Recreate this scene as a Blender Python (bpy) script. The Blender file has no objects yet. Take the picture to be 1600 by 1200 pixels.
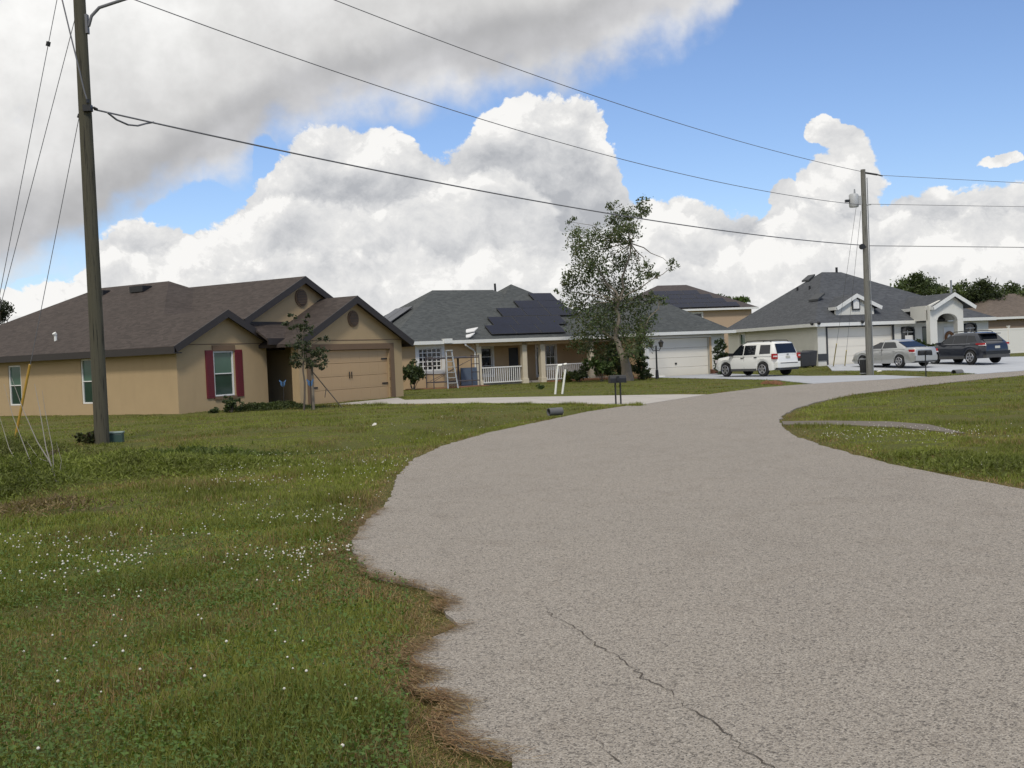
import bpy, bmesh, math, random
import numpy as np
from mathutils import Vector, Matrix
from mathutils.geometry import tessellate_polygon
random.seed(7); rng = np.random.default_rng(11)
SC = bpy.context.scene
COL = SC.collection
R = math.radians

# ------------------------------------------------------------------ survey of the photograph
F = 1700.0; EYE = 1.6; ROLL = R(2.4); PITCH = math.atan(44/1700)
FW = np.array([0, math.cos(PITCH), -math.sin(PITCH)]); _r = np.array([1., 0, 0]); _u = np.cross(_r, FW)
CR = _r*math.cos(ROLL) - _u*math.sin(ROLL); CU = _u*math.cos(ROLL) + _r*math.sin(ROLL)
CAM = np.array([0, 0, EYE])
def ray(px, py): return CR*(px-800)/F - CU*(py-600)/F + FW
def G(px, py, z=0.0):
    d = ray(px, py); return CAM + d*((z-EYE)/d[2])
def AT(px, py, y):
    d = ray(px, py); return CAM + d*(y/d[1])
def proj(p):
    q = np.array(p) - CAM; w = q @ FW; return (800+F*(q@CR)/w, 600-F*(q@CU)/w)
def azel(px, py):
    d = ray(px, py); d = d/np.linalg.norm(d)
    return math.degrees(math.atan2(d[0], d[1])), math.degrees(math.asin(d[2]))
def smooth(a, b, x):
    t = np.clip((x-a)/(b-a), 0, 1); return t*t*(3-2*t)

# ------------------------------------------------------------------ node helpers
def newmat(name):
    m = bpy.data.materials.new(name); m.use_nodes = True
    nt = m.node_tree; nt.nodes.clear()
    out = nt.nodes.new('ShaderNodeOutputMaterial')
    return m, nt, out
def N(nt, typ, **kw):
    n = nt.nodes.new(typ)
    for k, v in kw.items():
        if k.startswith('i_'):
            key = k[2:]; key = int(key) if key.isdigit() else key.replace('_', ' ')
            n.inputs[key].default_value = v
        else: setattr(n, k, v)
    return n
def ramp(nt, fac, stops, interp='LINEAR'):
    n = nt.nodes.new('ShaderNodeValToRGB'); n.color_ramp.interpolation = interp
    e = n.color_ramp.elements
    while len(e) < len(stops): e.new(0.5)
    for el, (p, c) in zip(e, stops):
        el.position = p; el.color = (*c, 1) if len(c) == 3 else c
    nt.links.new(fac, n.inputs[0]); return n.outputs[0]
def mix(nt, fac, a, b, mode='MIX'):
    n = nt.nodes.new('ShaderNodeMix'); n.data_type = 'RGBA'; n.blend_type = mode
    for s, v in ((0, fac), (6, a), (7, b)):
        if isinstance(v, (int, float)): n.inputs[s].default_value = v
        elif isinstance(v, tuple): n.inputs[s].default_value = (*v, 1) if len(v) == 3 else v
        else: nt.links.new(v, n.inputs[s])
    return n.outputs[2]
def M(nt, op, a, b=None, c=None, clamp=False):
    n = nt.nodes.new('ShaderNodeMath'); n.operation = op; n.use_clamp = clamp
    for i, v in enumerate((a, b, c)):
        if v is None: continue
        if isinstance(v, (int, float)): n.inputs[i].default_value = v
        else: nt.links.new(v, n.inputs[i])
    return n.outputs[0]
def VM(nt, op, a, b=None, scale=None):
    n = nt.nodes.new('ShaderNodeVectorMath'); n.operation = op
    for i, v in enumerate((a, b)):
        if v is None: continue
        if isinstance(v, (tuple, list)): n.inputs[i].default_value = v
        else: nt.links.new(v, n.inputs[i])
    if scale is not None:
        if isinstance(scale, (int, float)): n.inputs['Scale'].default_value = scale
        else: nt.links.new(scale, n.inputs['Scale'])
    return n.outputs['Value'] if op in ('DOT_PRODUCT', 'LENGTH', 'DISTANCE') else n.outputs[0]
def noise(nt, vec, scale, detail=4, rough=0.55, dist=0.0):
    n = N(nt, 'ShaderNodeTexNoise', i_Scale=scale, i_Detail=detail, i_Roughness=rough, i_Distortion=dist)
    if vec is not None: nt.links.new(vec, n.inputs['Vector'])
    return n.outputs['Fac']
def coord(nt, which='Object'): return nt.nodes.new('ShaderNodeTexCoord').outputs[which]

def paint(name, c, rough=0.6, var=0.12, scale=3.0, bump=0.0, bscale=60, metal=0.0, spec=0.5, coat=0.0, stain=0.0):
    m, nt, out = newmat(name); co = coord(nt)
    f = noise(nt, co, scale, 5, 0.6)
    col = mix(nt, f, tuple(x*(1-var) for x in c), tuple(min(1, x*(1+var)) for x in c))
    if stain:
        mp = N(nt, 'ShaderNodeMapping'); mp.inputs['Scale'].default_value = (1.6, 1.6, 0.35); nt.links.new(co, mp.inputs[0])
        s = ramp(nt, noise(nt, mp.outputs[0], 1.3, 6, 0.65), [(0.52, (0, 0, 0)), (0.75, (1, 1, 1))])
        col = mix(nt, M(nt, 'MULTIPLY', s, stain), col, tuple(x*0.55 for x in c))
    b = N(nt, 'ShaderNodeBsdfPrincipled', i_Roughness=rough, i_Metallic=metal)
    b.inputs['Specular IOR Level'].default_value = spec; b.inputs['Coat Weight'].default_value = coat
    b.inputs['Coat Roughness'].default_value = 0.06
    nt.links.new(col, b.inputs['Base Color'])
    if bump:
        bm_ = N(nt, 'ShaderNodeBump', i_Strength=bump, i_Distance=0.02)
        nt.links.new(noise(nt, co, bscale, 3, 0.6), bm_.inputs['Height']); nt.links.new(bm_.outputs[0], b.inputs['Normal'])
    nt.links.new(b.outputs[0], out.inputs[0]); return m

def shingle(name, c, c2):
    m, nt, out = newmat(name); co = coord(nt)
    mp = N(nt, 'ShaderNodeMapping'); mp.inputs['Scale'].default_value = (4.5, 4.5, 16); nt.links.new(co, mp.inputs[0])
    v = N(nt, 'ShaderNodeTexVoronoi', i_Scale=1.0, i_Randomness=1.0); nt.links.new(mp.outputs[0], v.inputs['Vector'])
    sep = N(nt, 'ShaderNodeSeparateColor'); nt.links.new(v.outputs['Color'], sep.inputs[0])
    f = M(nt, 'ADD', M(nt, 'MULTIPLY', sep.outputs[0], 0.55), M(nt, 'MULTIPLY', noise(nt, co, 30, 4, 0.7), 0.5), clamp=True)
    col = mix(nt, f, c, c2)
    big = noise(nt, co, 0.5, 5, 0.6)
    col = mix(nt, M(nt, 'MULTIPLY', big, 0.45), col, tuple(x*0.7 for x in c))
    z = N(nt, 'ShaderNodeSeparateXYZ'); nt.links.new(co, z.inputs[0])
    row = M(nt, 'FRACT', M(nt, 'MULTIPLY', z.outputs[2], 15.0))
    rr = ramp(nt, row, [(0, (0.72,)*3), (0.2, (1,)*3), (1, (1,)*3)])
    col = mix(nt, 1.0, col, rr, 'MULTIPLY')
    b = N(nt, 'ShaderNodeBsdfPrincipled', i_Roughness=0.88); b.inputs['Specular IOR Level'].default_value = 0.3
    nt.links.new(col, b.inputs['Base Color'])
    bp = N(nt, 'ShaderNodeBump', i_Strength=0.5, i_Distance=0.02); nt.links.new(f, bp.inputs['Height']); nt.links.new(bp.outputs[0], b.inputs['Normal'])
    nt.links.new(b.outputs[0], out.inputs[0]); return m

def leafmat(name, trans=0.3, rough=0.6):
    m, nt, out = newmat(name)
    at = N(nt, 'ShaderNodeAttribute', attribute_name='tint')
    b = N(nt, 'ShaderNodeBsdfPrincipled', i_Roughness=rough); b.inputs['Specular IOR Level'].default_value = 0.35
    t = N(nt, 'ShaderNodeBsdfTranslucent')
    nt.links.new(at.outputs['Color'], b.inputs['Base Color'])
    nt.links.new(mix(nt, 1.0, at.outputs['Color'], (1.1, 1.25, 0.5), 'MULTIPLY'), t.inputs[0])
    ms = N(nt, 'ShaderNodeMixShader'); ms.inputs[0].default_value = trans
    nt.links.new(b.outputs[0], ms.inputs[1]); nt.links.new(t.outputs[0], ms.inputs[2])
    nt.links.new(ms.outputs[0], out.inputs[0]); return m

def glassmat(name, c, rough=0.05, spec=.6):
    m, nt, out = newmat(name); co = coord(nt)
    f = noise(nt, co, 1.5, 3, 0.5)
    b = N(nt, 'ShaderNodeBsdfPrincipled', i_Roughness=rough); b.inputs['Specular IOR Level'].default_value = spec
    nt.links.new(mix(nt, f, tuple(x*0.7 for x in c), tuple(x*1.3 for x in c)), b.inputs['Base Color'])
    nt.links.new(b.outputs[0], out.inputs[0]); return m

MT = {}
MT['tan'] = paint('tan_stucco', (.405, .295, .165), .9, .06, 2.0, .35, 45, stain=.14)
MT['tan_trim'] = paint('brown_stucco_trim', (.155, .1, .06), .9, .08, 4, .3, 50)
MT['roof_brown'] = shingle('brown_shingles', (.034, .026, .022), (.092, .072, .062))
MT['fascia_brown'] = paint('dark_brown_fascia', (.03, .024, .022), .55, .15)
MT['maroon'] = paint('maroon_shutter', (.13, .012, .018), .5, .1)
MT['garage_tan'] = paint('tan_garage_door', (.44, .30, .165), .6, .04, 1.5)
MT['black'] = paint('black_metal', (.012, .012, .013), .45, .2)
MT['white'] = paint('white_paint', (.72, .71, .68), .5, .06, 2.5, stain=.08)
MT['white_door'] = paint('white_garage_door', (.72, .68, .59), .5, .04, 1.2, stain=.06)
MT['glass_green'] = glassmat('green_window_glass', (.02, .045, .035))
MT['glass_blind'] = glassmat('window_glass_over_blind', (.06, .12, .085), .12)
MT['glass_dark'] = glassmat('dark_window_glass', (.012, .014, .018))
MT['glass_car'] = glassmat('tinted_car_glass', (.008, .01, .014), .03)
MT['beige'] = paint('beige_stucco', (.46, .33, .19), .9, .07, 2, .3, 45, stain=.12)
MT['roof_slate'] = shingle('slate_grey_shingles', (.042, .047, .048), (.11, .117, .116))
MT['roof_blue'] = shingle('charcoal_shingles', (.042, .046, .052), (.11, .115, .125))
MT['cream'] = paint('cream_stucco', (.63, .62, .565), .9, .05, 2, .3, 45, stain=.1)
MT['cream_side'] = MT['cream']
MT['trim_grey'] = paint('dark_grey_trim', (.035, .038, .042), .6, .1)
MT['gutter'] = paint('white_gutter', (.68, .68, .65), .4, .06, 3, stain=.1)
MT['column'] = paint('pale_column', (.60, .53, .40), .6, .06)
MT['solar'] = glassmat('solar_cells', (.006, .0095, .026), .22, .1)
MT['panel_glare'] = paint('panel_sky_glare', (.62, .62, .62), .35, .06)  # sky glare on the rack panels, put into the base colour
MT['solar_frame'] = paint('black_panel_frame', (.015, .015, .017), .35, .1)
MT['peach'] = paint('peach_stucco', (.42, .31, .21), .9, .06)
MT['taupe'] = paint('taupe_stucco', (.26, .19, .135), .9, .06, 2, .2, 40)
MT['roof_tan'] = shingle('tan_shingles', (.09, .072, .058), (.19, .15, .12))
MT['roof_far'] = shingle('dark_brown_far_shingles', (.055, .045, .045), (.1, .085, .08))
MT['vinyl'] = paint('white_vinyl', (.74, .72, .66), .45, .04, 1.5)
MT['wood_pole'] = None
MT['steel'] = paint('galvanised_steel', (.32, .33, .34), .45, .2, 8, metal=.6)
MT['wire'] = paint('weathered_cable', (.14, .14, .15), .6, .15)
MT['trafo'] = paint('grey_transformer_paint', (.42, .43, .44), .45, .08)
MT['yellow'] = paint('yellow_plastic_guard', (.44, .26, .04), .5, .2, 2, stain=.3)
MT['yellow_pale'] = paint('faded_yellow_guard', (.58, .46, .12), .55, .15, 2)
MT['green_box'] = paint('green_pedestal', (.035, .07, .055), .5, .1)
MT['bin'] = paint('charcoal_bin_plastic', (.035, .037, .042), .5, .15)
MT['pvc'] = paint('white_pvc', (.78, .77, .70), .4, .05)
MT['rust'] = paint('weathered_steel', (.07, .06, .065), .7, .3, 10)
MT['aluminium'] = paint('aluminium', (.5, .49, .45), .4, .12, 8, metal=.5)
MT['bluegrey'] = paint('blue_grey_tarp', (.09, .12, .17), .7, .2)
MT['blue'] = paint('blue_ornament', (.06, .14, .28), .5, .2, 10)
MT['car_white'] = paint('white_car_paint', (.72, .72, .69), .3, .02, 1, coat=.6)
MT['car_silver'] = paint('silver_car_paint', (.44, .445, .44), .32, .02, 1, metal=.55, coat=.8)
MT['car_dark'] = paint('slate_blue_car_paint', (.018, .022, .034), .3, .04, 1, metal=.4, coat=.9)
MT['car_trim'] = paint('grey_cladding', (.06, .06, .06), .6, .1)
MT['tyre'] = paint('tyre_rubber', (.012, .012, .012), .8, .2)
MT['rim'] = paint('alloy_rim', (.5, .5, .52), .3, .08, 5, metal=.8)
MT['red'] = paint('red_lens', (.35, .01, .012), .15, .15, 6, coat=.5)
MT['clearlens'] = paint('clear_lens', (.65, .6, .6), .12, .05, 6, coat=.5)
MT['plate'] = paint('licence_plate', (.5, .5, .45), .4, .2, 25)
MT['brick'] = paint('rust_brown_brick', (.12, .05, .03), .9, .3, 12)
MT['mulch'] = paint('orange_brown_mulch', (.24, .12, .06), .95, .35, 9, .6, 40)
MT['concrete_dark'] = paint('grey_pipe_concrete', (.11, .11, .11), .8, .15, 5)
MT['leaf'] = leafmat('leaf', .3)
MT['grass'] = leafmat('grass_blade', .3, .7)
MT['bark'] = paint('bark', (.11, .09, .07), .95, .35, 9, .7, 30)
MT['bark_pale'] = paint('pale_bark', (.2, .17, .135), .95, .35, 9, .7, 30)
MT['twig'] = paint('dead_twig', (.34, .31, .27), .9, .2, 20)
MT['petal'] = paint('white_petal', (.6, .57, .5), .8, .04)
MT['brown_glass'] = glassmat('lantern_glass', (.1, .09, .08), .15)
MT['wreath'] = paint('autumn_wreath', (.22, .11, .05), .9, .6, 25)

def polemat(name, c):
    m, nt, out = newmat(name); co = coord(nt)
    mp = N(nt, 'ShaderNodeMapping'); mp.inputs['Scale'].default_value = (14, 14, .5); nt.links.new(co, mp.inputs[0])
    f = noise(nt, mp.outputs[0], 2.2, 6, .65)
    g = noise(nt, co, 1.1, 4, .6)
    col = mix(nt, f, tuple(x*.55 for x in c), tuple(x*1.5 for x in c))
    col = mix(nt, M(nt, 'MULTIPLY', g, .6), col, (c[0]*.8, c[1]*1.02, c[2]*.8))
    crack = ramp(nt, f, [(.36, (.25,)*3), (.44, (1,)*3)])
    col = mix(nt, 1.0, col, crack, 'MULTIPLY')
    b = N(nt, 'ShaderNodeBsdfPrincipled', i_Roughness=.9); nt.links.new(col, b.inputs['Base Color'])
    bp = N(nt, 'ShaderNodeBump', i_Strength=.6, i_Distance=.02); nt.links.new(f, bp.inputs['Height']); nt.links.new(bp.outputs[0], b.inputs['Normal'])
    nt.links.new(b.outputs[0], out.inputs[0]); return m
MT['wood_pole'] = polemat('weathered_green_wood', (.07, .06, .042))
MT['wood_pole_grey'] = polemat('weathered_grey_wood', (.17, .155, .145))

# ------------------------------------------------------------------ mesh helpers
class MB:
    def __init__(s, mapf=None): s.v = []; s.f = []; s.mapf = mapf
    def add(s, vs, fs):
        o = len(s.v); s.v += [tuple(s.mapf(*p)) if s.mapf else tuple(p) for p in vs]; s.f += [tuple(o+i for i in f) for f in fs]; return s
    def box(s, x0, x1, y0, y1, z0, z1):
        return s.add([(x0,y0,z0),(x1,y0,z0),(x1,y1,z0),(x0,y1,z0),(x0,y0,z1),(x1,y0,z1),(x1,y1,z1),(x0,y1,z1)],
                     [(0,3,2,1),(4,5,6,7),(0,1,5,4),(1,2,6,5),(2,3,7,6),(3,0,4,7)])
    def poly(s, pts): return s.add(pts, [tuple(range(len(pts)))])
    def slab(s, pts, th):           # sheet thickened downwards
        n = len(pts); lo = [(p[0], p[1], p[2]-th) for p in pts]
        return s.add(list(pts)+lo, [tuple(range(n)), tuple(range(2*n-1, n-1, -1))]+[(i, n+i, n+(i+1) % n, (i+1) % n) for i in range(n)])
    def prism_y(s, pts, y0, y1):    # (x,z) outline pushed along y
        n = len(pts)
        return s.add([(p[0], y0, p[1]) for p in pts]+[(p[0], y1, p[1]) for p in pts],
                     [tuple(range(n)), tuple(range(2*n-1, n-1, -1))]+[(i, n+i, n+(i+1) % n, (i+1) % n) for i in range(n)])
    def beam(s, a, b, w, h, up=(0,0,1)):   # square bar, top centre line a-b
        a = Vector(a); b = Vector(b); d = (b-a).normalized(); side = d.cross(Vector(up))
        if side.length < 1e-4: side = Vector((1,0,0))
        side.normalize(); u = side.cross(d).normalized(); q = []
        for p in (a, b): q += [p+side*w/2, p-side*w/2, p-side*w/2-u*h, p+side*w/2-u*h]
        return s.add([tuple(x) for x in q], [(0,1,2,3),(7,6,5,4),(0,4,5,1),(1,5,6,2),(2,6,7,3),(3,7,4,0)])
    def tube(s, pts, rad, seg=8, cap=True):
        pts = [Vector(p) for p in pts]; n = len(pts)
        rad = list(rad) if hasattr(rad, '__len__') else [rad]*n
        vs = []; ref = None
        for i, p in enumerate(pts):
            d = (pts[min(i+1, n-1)]-pts[max(i-1, 0)]).normalized()
            if ref is None: ref = d.orthogonal().normalized()
            a = (ref - d*ref.dot(d)).normalized(); b = d.cross(a); ref = a
            for k in range(seg):
                t = 2*math.pi*k/seg; vs.append(tuple(p+(a*math.cos(t)+b*math.sin(t))*rad[i]))
        fs = [(i*seg+k, i*seg+(k+1) % seg, (i+1)*seg+(k+1) % seg, (i+1)*seg+k) for i in range(n-1) for k in range(seg)]
        if cap: fs += [tuple(range(seg-1, -1, -1)), tuple(range((n-1)*seg, n*seg))]
        return s.add(vs, fs)
    def wall_y(s, x0, x1, y, z0, z1, th, holes=()):   # wall in the x-z plane from y to y+th
        xs = sorted({x0, x1, *[h[i] for h in holes for i in (0, 1)]}); zs = sorted({z0, z1, *[h[i] for h in holes for i in (2, 3)]})
        for i in range(len(xs)-1):
            for j in range(len(zs)-1):
                cx = (xs[i]+xs[i+1])/2; cz = (zs[j]+zs[j+1])/2
                if any(h[0] < cx < h[1] and h[2] < cz < h[3] for h in holes): continue
                s.box(xs[i], xs[i+1], y, y+th, zs[j], zs[j+1])
        return s
    def wall_x(s, y0, y1, x, z0, z1, th, holes=()):
        ys = sorted({y0, y1, *[h[i] for h in holes for i in (0, 1)]}); zs = sorted({z0, z1, *[h[i] for h in holes for i in (2, 3)]})
        for i in range(len(ys)-1):
            for j in range(len(zs)-1):
                cy = (ys[i]+ys[i+1])/2; cz = (zs[j]+zs[j+1])/2
                if any(h[0] < cy < h[1] and h[2] < cz < h[3] for h in holes): continue
                s.box(x, x+th, ys[i], ys[i+1], zs[j], zs[j+1])
        return s
    def build(s, name, mat, parent=None, smooth=None, bevel=0, loc=None):
        me = bpy.data.meshes.new(name); me.from_pydata(s.v, [], s.f); me.validate(); me.update()
        bm = bmesh.new(); bm.from_mesh(me); bmesh.ops.recalc_face_normals(bm, faces=bm.faces); bm.to_mesh(me); bm.free()
        me.materials.append(mat)
        if smooth is not None:
            me.polygons.foreach_set('use_smooth', [True]*len(me.polygons))
            me.set_sharp_from_angle(angle=R(smooth))
        o = bpy.data.objects.new(name, me); COL.objects.link(o); o.parent = parent
        if loc is not None: o.location = loc
        if bevel:
            bv = o.modifiers.new('bevel', 'BEVEL'); bv.width = bevel; bv.segments = 2; bv.limit_method = 'ANGLE'; bv.angle_limit = R(35)
        return o
def tag(o, label=None, cat=None, group=None, kind=None):
    if label: o['label'] = label
    if cat: o['category'] = cat
    if group: o['group'] = group
    if kind: o['kind'] = kind
    return o
def thing(name, label, cat, loc=(0,0,0), rz=0.0, group=None):
    o = bpy.data.objects.new(name, None); COL.objects.link(o); o.empty_display_size = .2
    o.location = loc; o.rotation_euler = (0, 0, rz); return tag(o, label, cat, group)

class Frame:   # local x along the front, local y to the back
    def __init__(s, ox, oy, deg, degn=None, z=0.0):
        s.o = np.array([ox, oy, z]); s.deg = deg; a = R(deg); b = R(degn if degn is not None else deg)
        s.f = np.array([math.cos(a), math.sin(a), 0]); s.k = np.array([-math.sin(a), math.cos(a), 0])
        m = np.array([-math.sin(b), math.cos(b), 0]); s.mf = float(m@s.f); s.mk = float(m@s.k); s.m = m
    def skew(s, x, y, z): return (x+y*s.mf, y*s.mk, z)
    def w(s, x, y, z): return s.o + s.f*x + s.m*y + np.array([0, 0, z])
    def hit(s, px, py, a, b, c):      # pixel ray against the plane through three local points, answer in local coordinates
        A, B, Cc = (s.w(*p) for p in (a, b, c)); n = np.cross(B-A, Cc-A); d = ray(px, py)
        p = CAM + d*((A-CAM)@n)/(d@n) - s.o
        Mx = np.array([[s.f[0], s.m[0]], [s.f[1], s.m[1]]]); xy = np.linalg.solve(Mx, p[:2]); return (xy[0], xy[1], p[2])
    def onf(s, px, py, y): return s.hit(px, py, (0, y, 0), (1, y, 0), (0, y, 1))
    def onside(s, px, py, x): return s.hit(px, py, (x, 0, 0), (x, 1, 0), (x, 0, 1))

# ------------------------------------------------------------------ terrain
SWALE = np.array([G(120, 712)[:2], G(300, 707)[:2], G(470, 702)[:2], G(620, 682)[:2], G(760, 656)[:2], G(868, 644)[:2]])
def dist_poly(P, line):
    d = np.full(len(P), 1e9)
    for a, b in zip(line[:-1], line[1:]):
        ab = b-a; t = np.clip(((P-a)@ab)/(ab@ab), 0, 1)
        d = np.minimum(d, np.linalg.norm(P-(a+t[:, None]*ab), axis=1))
    return d
DRIVE_EDGE = np.array([G(*p)[:2] for p in [(480,636.2),(560,632.5),(760,630.5),(900,632),(1000,633.8)]])
def ground_z(x, y):
    x = np.asarray(x, float); y = np.asarray(y, float); sh = x.shape
    z = .25*smooth(54, 65, y)*smooth(12, 17, x)
    P = np.stack([x.ravel(), y.ravel()], 1)
    d = dist_poly(P, SWALE).reshape(sh)
    e = dist_poly(P, DRIVE_EDGE).reshape(sh)
    z = z - .27*np.exp(-(d/.8)**2)*smooth(.5, 2.4, e)
    return z
def gz(x, y): return float(ground_z(np.array([x]), np.array([y]))[0])
def GG(px, py):
    p = G(px, py)
    for _ in range(6): p = G(px, py, gz(p[0], p[1]))
    return p

LEFT = [(1000,1480),(800,1186),(717,1166),(693,1132),(716,1104),(679,1090),(650,1074),(672,1055),(640,1031),(664,1007),(716,980),(693,954),(698,939),(664,920),(597,905),(572,895),(551,862),(553,842),(572,813),(600,794),(611,775),(621,746),(645,719),(693,697),(766,676),(838,661),(916,644),(983,634)]
FAR = [(1002,633),(1100,617.5),(1190,606),(1240,602),(1290,598.5),(1400,592),(1500,586.5),(1600,579.5)]
NEAR = [(1600,586.5),(1500,596),(1420,605.5),(1330,617.5),(1275,629),(1240,640),(1222,650),(1217,660),(1225,671),(1245,683),(1300,702),(1400,728),(1500,748),(1600,766)]
left_w = np.array([G(*p)[:2] for p in LEFT]); far_w = np.array([G(*p)[:2] for p in FAR]); near_w = np.array([G(*p)[:2] for p in NEAR])
def fray(line, amp, step):
    out = [line[0]]
    for a, b in zip(line[:-1], line[1:]):
        n = max(1, int(np.linalg.norm(b-a)/step)); nrm = np.array([-(b-a)[1], (b-a)[0]]); nrm = nrm/(np.linalg.norm(nrm)+1e-9)
        for i in range(1, n+1):
            q = a+(b-a)*i/n
            out.append(q+nrm*rng.normal(0, amp) if i < n else q)
    return np.array(out)
left_f = fray(left_w, .018, .12); near_f = fray(near_w, .018, .2)
ext = far_w[-1]+(far_w[-1]-far_w[-2])/np.linalg.norm(far_w[-1]-far_w[-2])*60; ext2 = ext+(near_w[0]-far_w[-1])*1.1
ROAD = np.vstack([[(1.6, -14)], left_f, far_w, [ext], [ext2], near_f, [(9, 9.2), (30, 5.5), (30, -14)]])
DRIVE1 = np.array([G(*p)[:2] for p in [(480,636.2),(560,632.5),(760,630.5),(900,632),(1000,633.8),(1002,633),(1104,617.2),(1060,617),(900,619.5),(760,622),(633,625.5),(622,622)]])
H2 = Frame(.767, 62.57, 30.0)
c0 = AT(1279, 572, 64.0); H3 = Frame(c0[0], c0[1], 28.0, 12.0)
DRIVE2 = np.array([H2.w(6.5, -3.1, 0)[:2], G(1120,592)[:2], G(1215,594)[:2], G(1240,597.5)[:2], G(1270,600)[:2], G(1290,598.8)[:2], G(1400,592.3)[:2], G(1448,589.3)[:2], G(1380,586.7)[:2], G(1260,588)[:2], H2.w(11.7, -3.1, 0)[:2]])
DRIVE3 = np.array([H3.w(.6, -.05, 0)[:2], G(1300,576,.2)[:2], G(1400,578.5,.03)[:2], G(1480,581)[:2], G(1527,585)[:2], G(1600,579.7)[:2], far_w[-1]+(ext-far_w[-1])*.06, H3.w(14, -7.5, 0)[:2], H3.w(11.5, -.3, 0)[:2], H3.w(9, -.05, 0)[:2]])
PATH = np.array([G(*p)[:2] for p in [(1222,659),(1300,658),(1390,659.3),(1452,664),(1508,677.5),(1470,675),(1400,668),(1300,664),(1224,664)]])
def inside(P, poly):
    x, y = P[:, 0], P[:, 1]; c = np.zeros(len(P), bool); n = len(poly)
    for i in range(n):
        x0, y0 = poly[i-1]; x1, y1 = poly[i]
        m = ((y0 > y) != (y1 > y)); c ^= m & (x < (x1-x0)*(y-y0)/((y1-y0)+1e-12)+x0)
    return c

def grid_axis(a, b, step, far): 
    core = np.arange(a, b+step/2, step); g = [step*1.6**i for i in range(1, 60)]
    up = b+np.cumsum(g); dn = a-np.cumsum(g); return np.concatenate([dn[dn > -far][::-1], core, up[up < far]])
gx = grid_axis(-32, 48, .4, 3500); gy = grid_axis(-6, 92, .4, 3500)
X, Y = np.meshgrid(gx, gy); Z = ground_z(X, Y)
bumpy = (rng.random(X.shape)-.5)*.03
P2 = np.stack([X.ravel(), Y.ravel()], 1)
def hard(P):
    h = inside(P, ROAD)
    for q in (DRIVE1, DRIVE2, DRIVE3, PATH): h |= inside(P, q)
    return h
near_hard = np.zeros(len(P2), bool)
for dx in (-.5, 0, .5):
    for dy in (-.5, 0, .5): near_hard |= hard(P2+np.array([dx, dy]))
Z = Z + np.where(near_hard.reshape(X.shape), -.012, bumpy)
def np_mesh(name, verts, faces, mat, tint=None, parent=None):
    """verts Nx3, faces Mxk (k corners)"""
    me = bpy.data.meshes.new(name); k = faces.shape[1]
    me.vertices.add(len(verts)); me.vertices.foreach_set('co', verts.astype(np.float32).ravel())
    me.loops.add(faces.size); me.loops.foreach_set('vertex_index', faces.astype(np.int32).ravel())
    me.polygons.add(len(faces)); me.polygons.foreach_set('loop_start', np.arange(0, faces.size, k, dtype=np.int32))
    me.update(calc_edges=True)
    if tint is not None:
        a = me.color_attributes.new('tint', 'FLOAT_COLOR', 'POINT')
        a.data.foreach_set('color', np.concatenate([tint, np.ones((len(tint), 1))], 1).astype(np.float32).ravel())
    me.materials.append(mat); o = bpy.data.objects.new(name, me); COL.objects.link(o); o.parent = parent; return o
ny, nx = X.shape; idx = np.arange(nx*ny).reshape(ny, nx)
quads = np.stack([idx[:-1, :-1], idx[:-1, 1:], idx[1:, 1:], idx[1:, :-1]], -1).reshape(-1, 4)

def groundmat():
    m, nt, out = newmat('lawn_soil'); co = coord(nt)
    big = noise(nt, co, .35, 6, .62); mid = noise(nt, co, 2.3, 6, .65); fine = noise(nt, co, 38, 5, .75)
    a = ramp(nt, big, [(.34, (.075, .08, .016)), (.5, (.105, .115, .021)), (.66, (.145, .12, .04))])
    b = mix(nt, ramp(nt, mid, [(.4, (0,)*3), (.66, (1,)*3)]), a, (.08, .105, .018))
    c = mix(nt, ramp(nt, fine, [(.35, (0,)*3), (.7, (1,)*3)]), b, (.14, .13, .045))
    c = mix(nt, ramp(nt, noise(nt, co, 70, 3, .7), [(.3, (.8,)*3), (.48, (0,)*3)]), c, (.035, .036, .012))
    bs = N(nt, 'ShaderNodeBsdfPrincipled', i_Roughness=.95); bs.inputs['Specular IOR Level'].default_value = .15
    nt.links.new(c, bs.inputs['Base Color'])
    bp = N(nt, 'ShaderNodeBump', i_Strength=.8, i_Distance=.06); nt.links.new(fine, bp.inputs['Height']); nt.links.new(bp.outputs[0], bs.inputs['Normal'])
    nt.links.new(bs.outputs[0], out.inputs[0]); return m
ground = np_mesh('ground', np.stack([X.ravel(), Y.ravel(), Z.ravel()], 1), quads, groundmat()); tag(ground, kind='structure')
ground.data.polygons.foreach_set('use_smooth', [True]*len(ground.data.polygons))

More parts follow.
